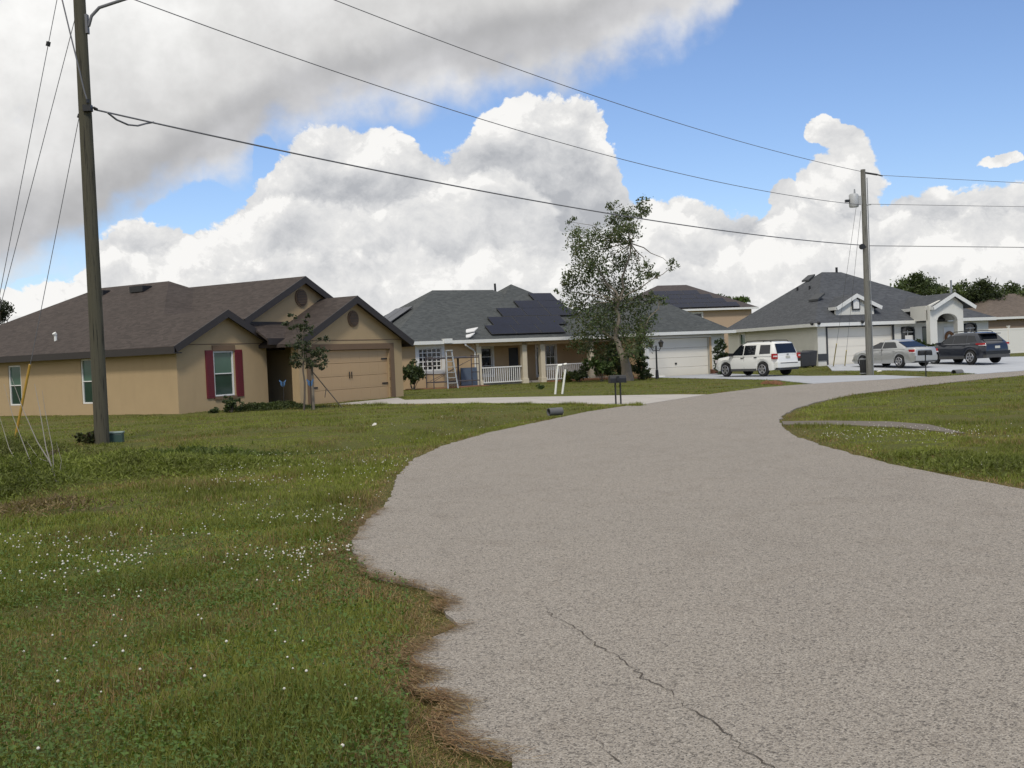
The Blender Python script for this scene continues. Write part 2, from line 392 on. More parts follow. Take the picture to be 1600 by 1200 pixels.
def roadmat():
    m, nt, out = newmat('worn_chip_seal_asphalt'); co = coord(nt)
    v = N(nt, 'ShaderNodeTexVoronoi', i_Scale=150.0); nt.links.new(co, v.inputs['Vector'])
    s = N(nt, 'ShaderNodeSeparateColor'); nt.links.new(v.outputs['Color'], s.inputs[0])
    chips = ramp(nt, s.outputs[0], [(0, (.07, .064, .059)), (.13, (.16, .148, .136)), (.36, (.262, .238, .21)), (.75, (.315, .288, .257)), (1, (.42, .39, .352))])
    v2 = N(nt, 'ShaderNodeTexVoronoi', i_Scale=62.0); nt.links.new(co, v2.inputs['Vector'])
    s2 = N(nt, 'ShaderNodeSeparateColor'); nt.links.new(v2.outputs['Color'], s2.inputs[0])
    chips = mix(nt, ramp(nt, s2.outputs[1], [(.93, (0,)*3), (.95, (.6,)*3)]), chips, (.08, .072, .065))
    big = noise(nt, co, .22, 6, .6); mid = noise(nt, co, 1.7, 6, .68)
    col = mix(nt, ramp(nt, big, [(.38, (0,)*3), (.64, (1,)*3)]), mix(nt, 1.0, chips, (1.0, .975, .935), 'MULTIPLY'), mix(nt, 1.0, chips, (1.04, 1.01, .965), 'MULTIPLY'))
    col = mix(nt, ramp(nt, mid, [(.52, (0,)*3), (.76, (.42,)*3)]), col, mix(nt, 1.0, col, (.66, .62, .58), 'MULTIPLY'))
    mp = N(nt, 'ShaderNodeMapping'); mp.inputs['Scale'].default_value = (.55, .16, 1); mp.inputs['Rotation'].default_value = (0, 0, R(14)); nt.links.new(co, mp.inputs[0])
    st = noise(nt, mp.outputs[0], 1.9, 5, .6)
    col = mix(nt, ramp(nt, st, [(.55, (0,)*3), (.72, (.3,)*3)]), col, mix(nt, 1.0, col, (.74, .72, .71), 'MULTIPLY'))
    b = N(nt, 'ShaderNodeBsdfPrincipled', i_Roughness=.9); b.inputs['Specular IOR Level'].default_value = .3
    nt.links.new(col, b.inputs['Base Color'])
    bp = N(nt, 'ShaderNodeBump', i_Strength=.55, i_Distance=.008); nt.links.new(v.outputs['Distance'], bp.inputs['Height']); nt.links.new(bp.outputs[0], b.inputs['Normal'])
    nt.links.new(b.outputs[0], out.inputs[0]); return m
def concmat(name, c, joints=True):
    m, nt, out = newmat(name); co = coord(nt)
    f = noise(nt, co, .9, 7, .65); g = noise(nt, co, 45, 3, .7)
    col = mix(nt, f, tuple(x*.78 for x in c), tuple(x*1.15 for x in c)); col = mix(nt, M(nt, 'MULTIPLY', g, .35), col, tuple(x*.6 for x in c))
    mp = N(nt, 'ShaderNodeMapping'); mp.inputs['Rotation'].default_value = (0, 0, R(-12)); nt.links.new(co, mp.inputs[0])
    br = N(nt, 'ShaderNodeTexBrick', offset=0.0, i_Scale=1.0); br.inputs['Color1'].default_value = br.inputs['Color2'].default_value = (1, 1, 1, 1); br.inputs['Mortar'].default_value = (.5, .48, .45, 1)
    br.inputs['Mortar Size'].default_value = .014; br.inputs['Brick Width'].default_value = 3.0; br.inputs['Row Height'].default_value = 3.0; nt.links.new(mp.outputs[0], br.inputs['Vector'])
    if joints: col = mix(nt, 1.0, col, br.outputs['Color'], 'MULTIPLY')
    b = N(nt, 'ShaderNodeBsdfPrincipled', i_Roughness=.85); nt.links.new(col, b.inputs['Base Color']); nt.links.new(b.outputs[0], out.inputs[0]); return m
def sheet(name, poly, mat, lift, follow=False):
    bm = bmesh.new(); vs = [bm.verts.new((p[0], p[1], 0)) for p in poly]
    for tri in tessellate_polygon([[Vector((p[0], p[1], 0)) for p in poly]]):
        a, b, c = (vs[i] for i in tri)
        if abs((b.co-a.co).cross(c.co-a.co).z) > 1e-9: bm.faces.new((a, b, c))
    bmesh.ops.recalc_face_normals(bm, faces=bm.faces)
    if follow:
        for _ in range(4):
            es = [e for e in bm.edges if e.calc_length() > 1.2]
            if es: bmesh.ops.subdivide_edges(bm, edges=es, cuts=1); bmesh.ops.triangulate(bm, faces=bm.faces[:])
    for v in bm.verts: v.co.z = (gz(v.co.x, v.co.y) if follow else 0)+lift
    top = list(bm.faces)
    r = bmesh.ops.extrude_face_region(bm, geom=top)
    for g in r['geom']:
        if isinstance(g, bmesh.types.BMVert): g.co.z -= .34
    bmesh.ops.recalc_face_normals(bm, faces=bm.faces)
    me = bpy.data.meshes.new(name); bm.to_mesh(me); bm.free(); me.materials.append(mat)
    o = bpy.data.objects.new(name, me); COL.objects.link(o); return tag(o, kind='structure')
road = sheet('road', ROAD, roadmat(), .012)
sheet('driveway', DRIVE1, concmat('pale_driveway_concrete', (.44, .405, .365)), .020)
sheet('driveway', DRIVE2, concmat('blue_grey_driveway_concrete', (.40, .41, .43)), .020)
sheet('driveway', DRIVE3, concmat('blue_white_driveway_concrete', (.46, .475, .50)), .03, True)
sheet('path', PATH, concmat('dirt_path', (.15, .125, .095), False), .012)
# jagged crack down the middle of the road, a narrow dark strip standing 4 mm proud
def crack(pix, w, name='crack'):
    pts = [G(*p) for p in pix]; mb = MB(); line = []
    for a, b in zip(pts[:-1], pts[1:]):
        n = max(2, int(np.linalg.norm(b-a)/.045))
        for i in range(n):
            q = a+(b-a)*i/n; line.append((q[0]+random.gauss(0, .010), q[1]+random.gauss(0, .010)))
    vs = []
    for i, (x, y) in enumerate(line):
        a = line[max(i-1, 0)]; b = line[min(i+1, len(line)-1)]; d = Vector((b[0]-a[0], b[1]-a[1])).normalized()
        ww = w*random.uniform(.25, 1.3)*min(1, i/14+.2, (len(line)-i)/6+.1)
        vs += [(x-d.y*ww/2, y+d.x*ww/2, .0165), (x+d.y*ww/2, y-d.x*ww/2, .0165)]
    mb.add(vs, [(2*i, 2*i+1, 2*i+3, 2*i+2) for i in range(len(line)-1)])
    return mb.build(name, MT['crack'], road)
MT['crack'] = paint('crack_dark_brown', (.06, .047, .035), .95, .3, 30)
crack([(842,945),(868,968),(900,985),(935,1012),(980,1040),(1005,1062),(1045,1085),(1080,1113),(1110,1130),(1140,1155),(1165,1180),(1205,1205),(1260,1260)], .0065)
crack([(925,1150),(945,1175),(975,1210)], .008)

# ------------------------------------------------------------------ grass
EX = [ROAD, DRIVE1, DRIVE2, DRIVE3, PATH]
def h1w(x, y): return H1.w(x, y, 0)[:2]
H1o = G(280, 647); H1 = Frame(H1o[0], H1o[1], 59.0)
EX += [np.array([h1w(0,0),h1w(4.6,0),h1w(4.68,-1.6),h1w(11.4,-1.6),h1w(11.4,17),h1w(0,17)]),
       np.array([H2.w(a,b,0)[:2] for a,b in [(-8.2,0),(6.3,0),(6.3,-3),(12.4,-3),(12.4,12),(-8.2,12)]]),
       np.array([H3.w(a,b,0)[:2] for a,b in [(0,0),(15,0),(15,13),(0,13)]])]
def noise2(P, s, seed):
    r = np.random.default_rng(seed); out = np.zeros(len(P)); amp = 1; tot = 0
    for o in range(4):
        g = r.random((64, 64)); q = P*s*2**o; i = np.floor(q).astype(int); f = q-i; f = f*f*(3-2*f)
        a = g[i[:,0] % 64, i[:,1] % 64]; b = g[(i[:,0]+1) % 64, i[:,1] % 64]; c = g[i[:,0] % 64, (i[:,1]+1) % 64]; d = g[(i[:,0]+1) % 64, (i[:,1]+1) % 64]
        out += amp*((a*(1-f[:,0])+b*f[:,0])*(1-f[:,1])+(c*(1-f[:,0])+d*f[:,0])*f[:,1]); tot += amp; amp *= .55
    return out/tot
ROADLINE = np.vstack([left_w, far_w]); NEARLINE = near_w
def scatter(y0, y1, dens):
    """random ground points inside the view wedge (widened for a side step), off the hard surfaces"""
    x_l = -.52*y1-3; x_r = .52*y1+3
    n = int((y1-y0)*(x_r-x_l)*dens); P = np.stack([rng.uniform(x_l, x_r, n), rng.uniform(y0, y1, n)], 1)
    P = P[np.abs(P[:,0]) < .52*P[:,1]+3]
    j = P+rng.normal(0, .035, P.shape)
    keep = np.ones(len(P), bool)
    for q in EX: keep &= ~inside(j, q)
    return P[keep]
GREEN = np.array([[.115,.125,.022],[.165,.18,.03],[.215,.22,.04],[.095,.095,.02],[.26,.22,.065]])
STRAW = np.array([[.30,.19,.085],[.24,.135,.06],[.17,.10,.045],[.33,.24,.12]])
V=[];FA=[];T=[]; voff=0
def blades(P, h0, h1, w, seg3=True, lean=.55):
    global voff
    n = len(P); dE = dist_poly(P, ROADLINE); dN = dist_poly(P, NEARLINE)
    big = noise2(P, .45, 1); mid = noise2(P, 1.7, 2); dry = noise2(P, .8, 3)
    ci = np.clip((big*2.2+mid*1.6+rng.normal(0, .55, n)+.1), 0, 3.99).astype(int); col = GREEN[ci]*rng.uniform(.8, 1.2, (n, 1))*(.62+.76*noise2(P, .3, 17))[:, None]
    edge = np.exp(-(dE/.14)**2)*(P[:,1] < 14)*(.25+.9*smooth(.42,.6,noise2(P,1.6,13))) + .45*np.exp(-(np.minimum(dE, dN)/.2)**2) + .4*np.exp(-(dE/.45)**2)*(P[:,1] < 8)*smooth(.4,.62,noise2(P,1.2,14))
    pd = np.clip(edge*1.2 + np.clip((dry-.50)*3.6, 0, .6)+.10, 0, .92)
    isdry = rng.random(n) < pd; col[isdry] = STRAW[rng.integers(0, 4, isdry.sum())]*rng.uniform(.75, 1.25, (isdry.sum(), 1))
    a = rng.uniform(0, 2*np.pi, n); tuft = smooth(.46, .66, noise2(P, 1.0, 5)); h = rng.uniform(h0, h1, n)*(.6+.8*tuft); col = col*(1.2-.3*tuft)[:, None]*np.array([.88, .93, .9]); h = h*(1-.5*np.exp(-(dE/.16)**2)*(P[:,1] < 14)); le = h*rng.uniform(.1, lean*2, n)
    flat = isdry & (rng.random(n) < .65); le[flat] = h[flat]*1.1; h = np.where(flat, h*.25, h)
    tall = np.minimum(1, .35+.65*np.minimum(dE, dN)/.35); h = h*np.where(P[:,1] < 30, tall, 1)
    low = smooth(.45, .75, noise2(P, .6, 9)); h = h*(1-.4*low)
    z = ground_z(P[:,0], P[:,1])-.01
    D = np.stack([np.cos(a), np.sin(a)], 1); S = np.stack([-np.sin(a), np.cos(a)], 1); ww = (w*rng.uniform(.6, 1.4, n))[:, None]
    def pt(xy, zz): return np.concatenate([xy, zz[:, None]], 1)
    b0 = pt(P-S*ww/2, z); b1 = pt(P+S*ww/2, z); tip = pt(P+D*le[:, None], z+h)
    if seg3:
        mxy = P+D*(le*.32)[:, None]; m0 = pt(mxy-S*ww*.4, z+h*.55); m1 = pt(mxy+S*ww*.4, z+h*.55)
        V.append(np.stack([b0, b1, m1, m0, tip], 1).reshape(-1, 3)); k = 5
        o = voff+np.arange(n)[:, None]*5; FA.append(np.concatenate([o+np.array([0,1,2]), o+np.array([0,2,3]), o+np.array([3,2,4])], 0))
    else:
        V.append(np.stack([b0, b1, tip], 1).reshape(-1, 3)); k = 3
        o = voff+np.arange(n)[:, None]*3; FA.append(o+np.array([0,1,2]))
    t = np.repeat(col, k, 0); T.append(t); voff += n*k
blades(scatter(3.2, 7, 9500), .035, .10, .0034)
blades(scatter(7, 11, 5500), .035, .095, .0045)
blades(scatter(11, 17, 2300), .035, .085, .0065)
blades(scatter(17, 26, 950), .035, .08, .010, False)
blades(scatter(26, 38, 380), .035, .07, .016, False)
blades(scatter(38, 62, 140), .03, .06, .026, False)
# straw lying over the edge of the asphalt
kk = rng.integers(0, 4, 9000); te = rng.random((9000, 1)); blades(DRIVE_EDGE[kk]*(1-te)+DRIVE_EDGE[kk+1]*te+np.stack([rng.normal(0, .1, 9000), -rng.random(9000)*.45+.02], 1), .05, .12, .016, False)
m_ = 4500; ii = rng.integers(1, len(left_w)-9, m_); tt = rng.random((m_, 1)); Q = left_w[ii]*(1-tt)+left_w[ii+1]*tt
Q = Q+rng.normal(0, .06, Q.shape)+np.array([-.05, 0]); Q = Q[Q[:,1] < 19]; wt = noise2(Q, 2.2, 8); Q = Q[wt > .42]
n = len(Q); Q = Q[dist_poly(Q, left_w) < .09]; n = len(Q); a = rng.normal(-.1, .8, n); L = rng.uniform(.05, .16, n); D = np.stack([np.cos(a), np.sin(a)], 1); S = np.stack([-np.sin(a), np.cos(a)], 1)*.0025
z0 = rng.uniform(.016, .04, n)[:, None]
V.append(np.stack([np.concatenate([Q-S, z0], 1), np.concatenate([Q+S, z0], 1), np.concatenate([Q+D*L[:, None], np.full((n, 1), .017)], 1)], 1).reshape(-1, 3))
FA.append(voff+np.arange(n)[:, None]*3+np.array([0,1,2])); T.append(np.repeat(STRAW[rng.integers(0, 4, n)]*.9, 3, 0)); voff += 3*n
# a few taller weed patches
def weeds(px, py, rx, ry, n, h0, h1, w, tint):
    """low leafy mound: small leaves tilted every way through a lumpy dome"""
    global voff
    c = G(px, py)[:2]; P = c+rng.normal(0, .62, (n, 2))*np.array([rx, ry]); j = np.ones(n, bool)
    for q in EX[:5]: j &= ~inside(P, q)
    P = P[j]; n = len(P); r = np.linalg.norm((P-c)/np.array([rx, ry]), axis=1)
    H = h1*np.exp(-r*r*.9)*(.35+1.1*noise2(P, 2.6, 31)); z = ground_z(P[:,0], P[:,1])+H*rng.random(n)**.45+.01
    p = np.concatenate([P, z[:, None]], 1); d = rng.normal(0, 1, (n, 3)); d[:,2] = np.abs(d[:,2])*.9+.2; d /= np.linalg.norm(d, axis=1)[:, None]
    e = np.cross(d, rng.normal(0, 1, (n, 3))); e /= np.linalg.norm(e, axis=1)[:, None]; L = rng.uniform(.035, .1, n)[:, None]
    V.append(np.stack([p-e*w*1.6, p+e*w*1.6, p+d*L], 1).reshape(-1, 3)); FA.append(voff+np.arange(n)[:, None]*3+np.array([0,1,2]))
    T.append(np.repeat(np.array(tint)*rng.uniform(.55, 1.5, (n, 1))*(.6+.8*noise2(P, 1.8, 33))[:, None], 3, 0)); voff += 3*n
for a in [(20,765,.7,1.6,12000,.2,.5,.006,(.13,.15,.032)), (10,720,1.4,1.6,15000,.2,.5,.007,(.12,.13,.032)), (160,738,1.6,1.2,12000,.15,.34,.007,(.15,.17,.036)), (250,735,1.8,1.0,9000,.1,.26,.007,(.14,.16,.032)),
          (90,735,.9,.5,2500,.15,.3,.007,(.10,.075,.04)), (290,715,1.6,1.2,5000,.08,.22,.012,(.09,.115,.025)), (1530,728,.8,.55,1700,.05,.11,.006,(.13,.15,.032)), (1440,716,.7,.4,1000,.04,.09,.006,(.14,.16,.034)), (1590,735,.7,.6,1300,.05,.13,.006,(.12,.14,.03)),
          (60,800,.6,.7,1300,.06,.14,.006,(.17,.125,.06)), (440,640,1.1,.35,1500,.1,.28,.02,(.05,.065,.018)), (395,642,.7,.3,900,.1,.3,.02,(.045,.06,.016))]: weeds(*a)
# broad-leaf clover among the blades
def clover(px0, px1, py0, py1, n):
    global voff
    P = []
    while len(P) < n:
        p = G(random.uniform(px0, px1), random.uniform(py0, py1))[:2]; P.append(p)
    P = np.array(P); j = np.ones(len(P), bool)
    for q in EX[:5]: j &= ~inside(P, q)
    P = P[j]; n = len(P); w = rng.uniform(.006, .014, n)[:, None]; a = rng.uniform(0, 6.28, n); D = np.stack([np.cos(a), np.sin(a)], 1)*w; S = np.stack([-np.sin(a), np.cos(a)], 1)*w
    z = (ground_z(P[:,0], P[:,1])+rng.uniform(.03, .085, n))[:, None]; dz = rng.normal(0, .006, (n, 1))
    V.append(np.stack([np.concatenate([P-D, z], 1), np.concatenate([P+S, z+dz], 1), np.concatenate([P+D, z-dz], 1)], 1).reshape(-1, 3))
    FA.append(voff+np.arange(n)[:, None]*3+np.array([0,1,2])); T.append(np.repeat(np.array([.085,.135,.03])*rng.uniform(.7, 1.4, (n, 1)), 3, 0)); voff += 3*n
clover(-60, 640, 830, 1230, 16000); clover(-60, 560, 790, 960, 9000)
grass = np_mesh('grass', np.concatenate(V), np.concatenate(FA), MT['grass'], np.concatenate(T)); tag(grass, 'olive green lawn grass with brown straw along the road edge', 'grass', kind='stuff')

# white clover heads scattered through the lawn
fl = []
def flowers(n, px0, px1, py0, py1, gate=.5):
    k = 0
    while k < n:
        p = G(random.uniform(px0, px1), random.uniform(py0, py1))[:2]
        if noise2(np.array([p]), .9, 21)[0] < gate+random.uniform(-.1, .1): k += .25; continue
        if any(inside(np.array([p]), q)[0] for q in EX[:5]): k += .25; continue
        fl.append((p[0], p[1])); k += 1
flowers(230, -40, 240, 845, 950, .44); flowers(150, 200, 500, 835, 930, .47); flowers(110, 380, 560, 800, 890, .5); flowers(45, -40, 560, 930, 1210, .5); flowers(230, 330, 640, 705, 770, .48); flowers(60, 280, 600, 770, 830, .5)
flowers(190, 1290, 1530, 668, 702, .46); flowers(60, 1230, 1600, 668, 740, .48); flowers(80, 560, 900, 645, 690, .52)
hv = []; hf = []; 
for (x, y) in fl:
    h = random.uniform(.06, .115); r = random.uniform(.005, .0095); z = gz(x, y)+h; o = len(hv)
    hv.append((x, y, z+r*.9))
    for ring, (rr, dz) in enumerate(((.75, .45), (1, -.15), (.6, -.6))):
        for k in range(5):
            a = k*1.2566+ring*.6; hv.append((x+math.cos(a)*r*rr, y+math.sin(a)*r*rr, z+dz*r))
    for k in range(5): hf.append((o, o+1+k, o+1+(k+1) % 5))
    for ring in range(2):
        for k in range(5):
            a = o+1+ring*5+k; b = o+1+ring*5+(k+1) % 5; hf.append((a, a+5, b)); hf.append((b, a+5, b+5))
flow = np_mesh('clover_flowers', np.array(hv), np.array(hf), MT['petal']); tag(flow, 'tiny white clover flowers dotted over the grass verges', 'flowers', kind='stuff')

# ------------------------------------------------------------------ foliage
def leaf_cloud(name, clumps, n, size, tints, parent, mat=None, shell=.35, sprig=.16):
    """clumps: (centre, (rx,ry,rz), weight); small bent leaf quads thrown through each clump"""
    w = np.array([c[2] for c in clumps], float); w /= w.sum(); cnt = rng.multinomial(n, w); VV = []; TT = []
    for (c, r, _), k in zip(clumps, cnt):
        d = rng.normal(0, 1, (k, 3)); d /= np.linalg.norm(d, axis=1)[:, None]; rad = rng.random(k)**shell
        sub = d*rad[:, None]
        # pull leaves into sprigs so that gaps open up
        ns = max(4, k//26); sp = rng.normal(0, 1, (ns, 3)); sp /= np.linalg.norm(sp, axis=1)[:, None]; sp *= (rng.random(ns)**.4)[:, None]
        sub = sp[rng.integers(0, ns, k)]+rng.normal(0, sprig, (k, 3))
        p = np.array(c)+sub*np.array(r)
        a = rng.normal(0, 1, (k, 3)); a /= np.linalg.norm(a, axis=1)[:, None]; b = np.cross(a, rng.normal(0, 1, (k, 3))); b /= np.linalg.norm(b, axis=1)[:, None]
        s = (size*rng.uniform(.55, 1.35, k))[:, None]
        VV.append(np.stack([p-a*s, p+b*s*.5, p+a*s, p-b*s*.5], 1).reshape(-1, 3))
        t = np.array(tints)[rng.integers(0, len(tints), k)]*rng.uniform(.7, 1.3, (k, 1))*rng.uniform(.85, 1.15); TT.append(np.repeat(t, 4, 0))
    VV = np.concatenate(VV); TT = np.concatenate(TT); fa = np.arange(len(VV)).reshape(-1, 4)
    return np_mesh(name, VV, fa, mat or MT['leaf'], TT, parent)
def limb(mb, a, b, r0, r1, wob=.06, n=5):
    a = np.array(a, float); b = np.array(b, float); L = np.linalg.norm(b-a); pts = []
    for i in range(n+1):
        t = i/n; q = a+(b-a)*t
        if 0 < i < n: q = q+rng.normal(0, wob*L, 3)*np.array([1, 1, .4])
        pts.append(tuple(q))
    mb.tube(pts, [r0+(r1-r0)*i/n for i in range(n+1)], 7)
DARK = [(.042,.062,.022),(.06,.082,.028),(.08,.10,.035),(.032,.046,.018)]
MIDG = [(.05,.085,.022),(.075,.115,.03),(.035,.06,.018),(.10,.13,.04)]

def local(base, p): return tuple(np.array(p)-np.array(base))
def oak():
    d = 58.0; base = np.array([*(AT(981, 592, d)[:2]), 0]); base[2] = gz(base[0], base[1])-.05
    t = thing('oak_tree', 'tall loose oak tree in front of the beige solar panel house', 'tree', tuple(base))
    cl = []
    spots = [(1005,322,16,16),(990,338,17,13),(962,345,24,20),(958,325,10,10),(895,347,9,8),(905,370,20,18),(935,375,28,20),(985,365,24,18),(905,395,18,18),(940,410,30,22),(975,405,26,20),(900,432,22,20),(935,448,30,22),(975,445,28,20),(1008,425,16,16),(1050,414,12,9),(1022,432,10,8),
             (888,452,12,12),(905,475,26,20),(950,480,34,22),(990,475,26,20),(872,456,6,4),(925,505,36,24),(970,512,36,24),(1005,500,22,22),(912,535,24,20),(950,545,30,24),(990,540,26,22),(1012,520,18,18),(1018,465,12,12),(1035,470,12,8),(925,420,22,18),(962,375,22,18)]
    for (px, py, rx, ry) in spots:
        dd = d+random.uniform(-1.6, 1.6); c = AT(px-2, py, dd); k = dd/F
        low = py > 500
        cl.append((local(base, c), (rx*k*1.0, max(rx, ry)*k*.9, ry*k*1.0), rx*ry*(.75 if not low else .66)))
    tr = MB(); fork = local(base, AT(975, 560, d)); limb(tr, (0,0,0), fork, .34, .24, .03)
    f2 = local(base, AT(962, 530, d+.3)); f3 = local(base, AT(1000, 532, d-.2)); limb(tr, fork, f2, .2, .13, .04); limb(tr, fork, f3, .17, .1, .05)
    mid = local(base, AT(968, 470, d)); limb(tr, f2, mid, .13, .09, .03); top = local(base, AT(985, 380, d)); limb(tr, mid, top, .08, .035, .03); limb(tr, mid, local(base, AT(920, 400, d)), .07, .03, .03); limb(tr, f2, local(base, AT(915, 505, d+.5)), .08, .03, .05); limb(tr, f3, local(base, AT(1030, 470, d)), .06, .02, .05); limb(tr, mid, local(base, AT(1048, 418, d)), .045, .012, .03)
    for c, r, w in cl:
        st = min((mid, top, f2, f3), key=lambda q: np.linalg.norm(np.array(q)-np.array(c))); limb(tr, st, c, .035, .008, .05, 4)
    tr.build('trunk', MT['bark_pale'], t, smooth=60)
    leaf_cloud('crown', cl, 20500, .072, [(.06,.09,.036),(.085,.12,.05),(.11,.14,.06),(.045,.066,.028),(.12,.12,.055),(.095,.1,.048)], t, sprig=.22)
    return t
oak()

def young_tree():
    d = 38.0; b = AT(475, 643, d); base = (b[0], b[1], gz(b[0], b[1]))
    t = thing('young_tree', 'young staked tree planted in front of the tan garage', 'tree', base)
    cl = [(local(base, AT(px, py, d+random.uniform(-.25, .25))), (rx*d/F, rx*d/F, ry*d/F), rx*ry) for px, py, rx, ry in
          [(477,497,7,7),(458,492,7,6),(455,508,14,8),(475,515,15,13),(470,535,20,14),(490,548,20,13),(465,560,18,12),(495,562,19,11),(480,570,22,8),(505,528,13,6),(500,575,10,6)]]
    tr = MB(); top = local(base, AT(473, 515, d)); limb(tr, (0,0,0), top, .04, .02, .01, 6)
    for c, r, w in cl: limb(tr, tuple(np.array(top)*.75), c, .015, .005, .04, 4)
    tr.build('trunk', MT['bark'], t, smooth=60)
    leaf_cloud('crown', cl, 2100, .055, [(.03,.042,.02),(.042,.055,.024),(.055,.066,.03)], t)
    # stakes that brace it
    s = thing('tree_stake', 'wooden upright stake right of the young tree trunk', 'stake', tuple(AT(490, 637, d+.3)[:2])+(0,), group='stakes bracing the young tree')
    MB().tube([(0,0,0),(local(tuple(s.location), AT(487, 570, d+.3)))], .045, 8).build('post', MT['bark_pale'], s)
    p0 = AT(535, 640, d+.6); s2 = thing('tree_stake', 'long thin stake leaning from the lawn to the young tree', 'stake', (p0[0], p0[1], 0), group='stakes bracing the young tree')
    q = local((p0[0], p0[1], 0), AT(486, 578, d+.2)); MB().tube([(0,0,0), q], .022, 6).build('pole', MT['bark'], s2)
    MB().tube([tuple(np.array(q)*.52), tuple(np.array(q)*.52+np.array([-.06,0,-.32]))], .016, 6).build('strap', MT['bark'], s2)
young_tree()

def shrub(px, py, wpx, hpx, d, label, cat='shrub', tints=DARK, n=1500, size=.07, name='shrub', group=None, shape='round', stems=5, zbase=None):
    b = AT(px, py, d); z = gz(b[0], b[1]); base = (b[0], b[1], z); k = d/F; w = wpx*k; h = hpx*k
    t = thing(name, label, cat, base, group=group); cl = []
    if shape == 'column':
        for i in range(9): a = random.uniform(0, 6.28); cl.append(((math.cos(a)*w*.16, math.sin(a)*w*.16, h*(.1+.8*i/8)), (w*.38*(1-.25*(i/8)**2),)*2+(h*.13,), 1))
    elif shape == 'spiky':
        for i in range(12): a = i*2.4; rr = random.uniform(.15, .5)*w; cl.append(((math.cos(a)*rr, math.sin(a)*rr, h*random.uniform(.3, .9)), (w*.12, w*.12, h*.16), 1))
    else:
        for i in range(11): a = i*2.4; rr = w*.3*math.sqrt(random.random()); cl.append(((math.cos(a)*rr, math.sin(a)*rr, h*random.uniform(.22, .72)), (w*.26, w*.26, h*.26), 1))
    st = MB()
    for c, r, _ in cl[:stems+2]: limb(st, (random.uniform(-.05, .05), random.uniform(-.05, .05), -.05), c, .02, .006, .05, 3)
    st.build('stem', MT['bark'], t)
    leaf_cloud('foliage', cl, n, size, tints, t); return t
shrub(646, 607, 34, 50, 57.5, 'dark leafy shrub beside the tan garage corner', n=2400, size=.08)
shrub(1003, 592, 32, 52, 59.2, 'dense dark evergreen shrub left of the black lamp post', n=2600, size=.07, shape='column', tints=DARK)
shrub(1127, 587, 30, 56, 63.0, 'rounded green shrub in front of the white suv nose', n=2300, size=.07, shape='column', tints=[(.035,.055,.02),(.05,.075,.026),(.028,.042,.017)])
shrub(362, 643, 34, 26, 38.9, 'small dark bush below the red shuttered window', n=800, size=.06)
shrub(335, 645, 22, 10, 38.7, 'low clump of leaves left of the small dark bush', n=350, size=.05)
shrub(420, 640, 40, 14, 40.3, 'low green groundcover at the right corner of the window wing', n=500, size=.05, tints=MIDG)
shrub(448, 637, 34, 12, 41.2, 'low dark groundcover by the recessed entry', n=450, size=.05)
shrub(940, 593, 48, 46, 58.5, 'dark green bush in the mulch bed left of the oak trunk', n=1500, size=.09, tints=MIDG)
shrub(905, 592, 34, 26, 60.0, 'low dark bush by the second porch railing', n=900, size=.09)
shrub(886, 585, 22, 20, 60.5, 'yellow green croton bush behind the white pipe posts', n=500, size=.09, tints=[(.15,.17,.03),(.2,.19,.03),(.07,.1,.02)])
shrub(958, 594, 34, 62, 60.0, 'upright blue green cycad with spiky fronds', n=1100, size=.12, tints=[(.045,.075,.045),(.06,.085,.05)], shape='spiky')
shrub(972, 590, 30, 58, 60.6, 'yellowish leafy bush right beside the oak trunk', n=900, size=.09, tints=[(.12,.14,.035),(.07,.09,.025)], shape='spiky')
shrub(978, 594, 26, 30, 58.6, 'bronze green low bush at the oak foot', n=600, size=.08, tints=[(.1,.09,.03),(.06,.07,.025)])
shrub(718, 603, 24, 22, 61.5, 'small bush behind the scaffold frame', n=400, size=.09, tints=MIDG)
shrub(1437, 556, 40, 34, 65.0, 'spiky palm bush in front of the arched window', n=900, size=.13, tints=DARK, shape='spiky')
shrub(1456, 556, 28, 24, 65.5, 'leafy bush left of the entry column', n=600, size=.1, tints=MIDG)
shrub(1258, 574, 18, 10, 63.4, 'low weeds beside the two dark bins', n=250, size=.07)
shrub(143, 697, 44, 26, 24.6, 'dark vine clump round the foot of the left pole', n=900, size=.05, tints=[(.04,.05,.018),(.06,.07,.02),(.05,.035,.02)])
shrub(845, 606, 12, 8, 50.0, 'tuft of weeds in the front lawn near the pipe posts', n=160, size=.06, tints=MIDG)

def far_tree(px, py_base, d, spots, label, group='trees beyond the roofs', n=1500, size=.2, tints=DARK):
    n = int(n*1.5); size *= .68; tints = [tuple(c*1.3 for c in q) for q in tints]
    b = AT(px, py_base, d); base = (b[0], b[1], 0.0); t = thing('broadleaf_tree', label, 'tree', base, group=group)
    cl = [(local(base, AT(x, y, d+random.uniform(-1.5, 1.5))), (rx*d/F, rx*d/F, ry*d/F), rx*ry) for x, y, rx, ry in spots]
    tr = MB(); mid = (0, 0, max(1.5, np.mean([c[0][2] for c in cl])-1)); limb(tr, (0,0,-.1), mid, .25, .16, .02)
    for c, r, w in cl: limb(tr, mid, c, .1, .02, .04, 4)
    tr.build('trunk', MT['bark'], t, smooth=60); leaf_cloud('crown', cl, n, size, tints, t, sprig=.3)
far_tree(1432, 520, 105, [(1430,440,20,12),(1415,446,18,10),(1450,447,18,10),(1440,453,32,8),(1428,456,30,8),(1432,434,10,6)], 'wide dark tree behind the white house roof, left of its porch gable', n=3000)
far_tree(1466, 520, 108, [(1464,452,12,8),(1474,458,10,7),(1458,460,14,6)], 'small dark tree just left of the thin roof pipe', n=900)
far_tree(1502, 520, 100, [(1500,452,12,11),(1510,464,14,10),(1494,466,10,8)], 'thin ragged tree right behind the porch gable peak', n=1100)
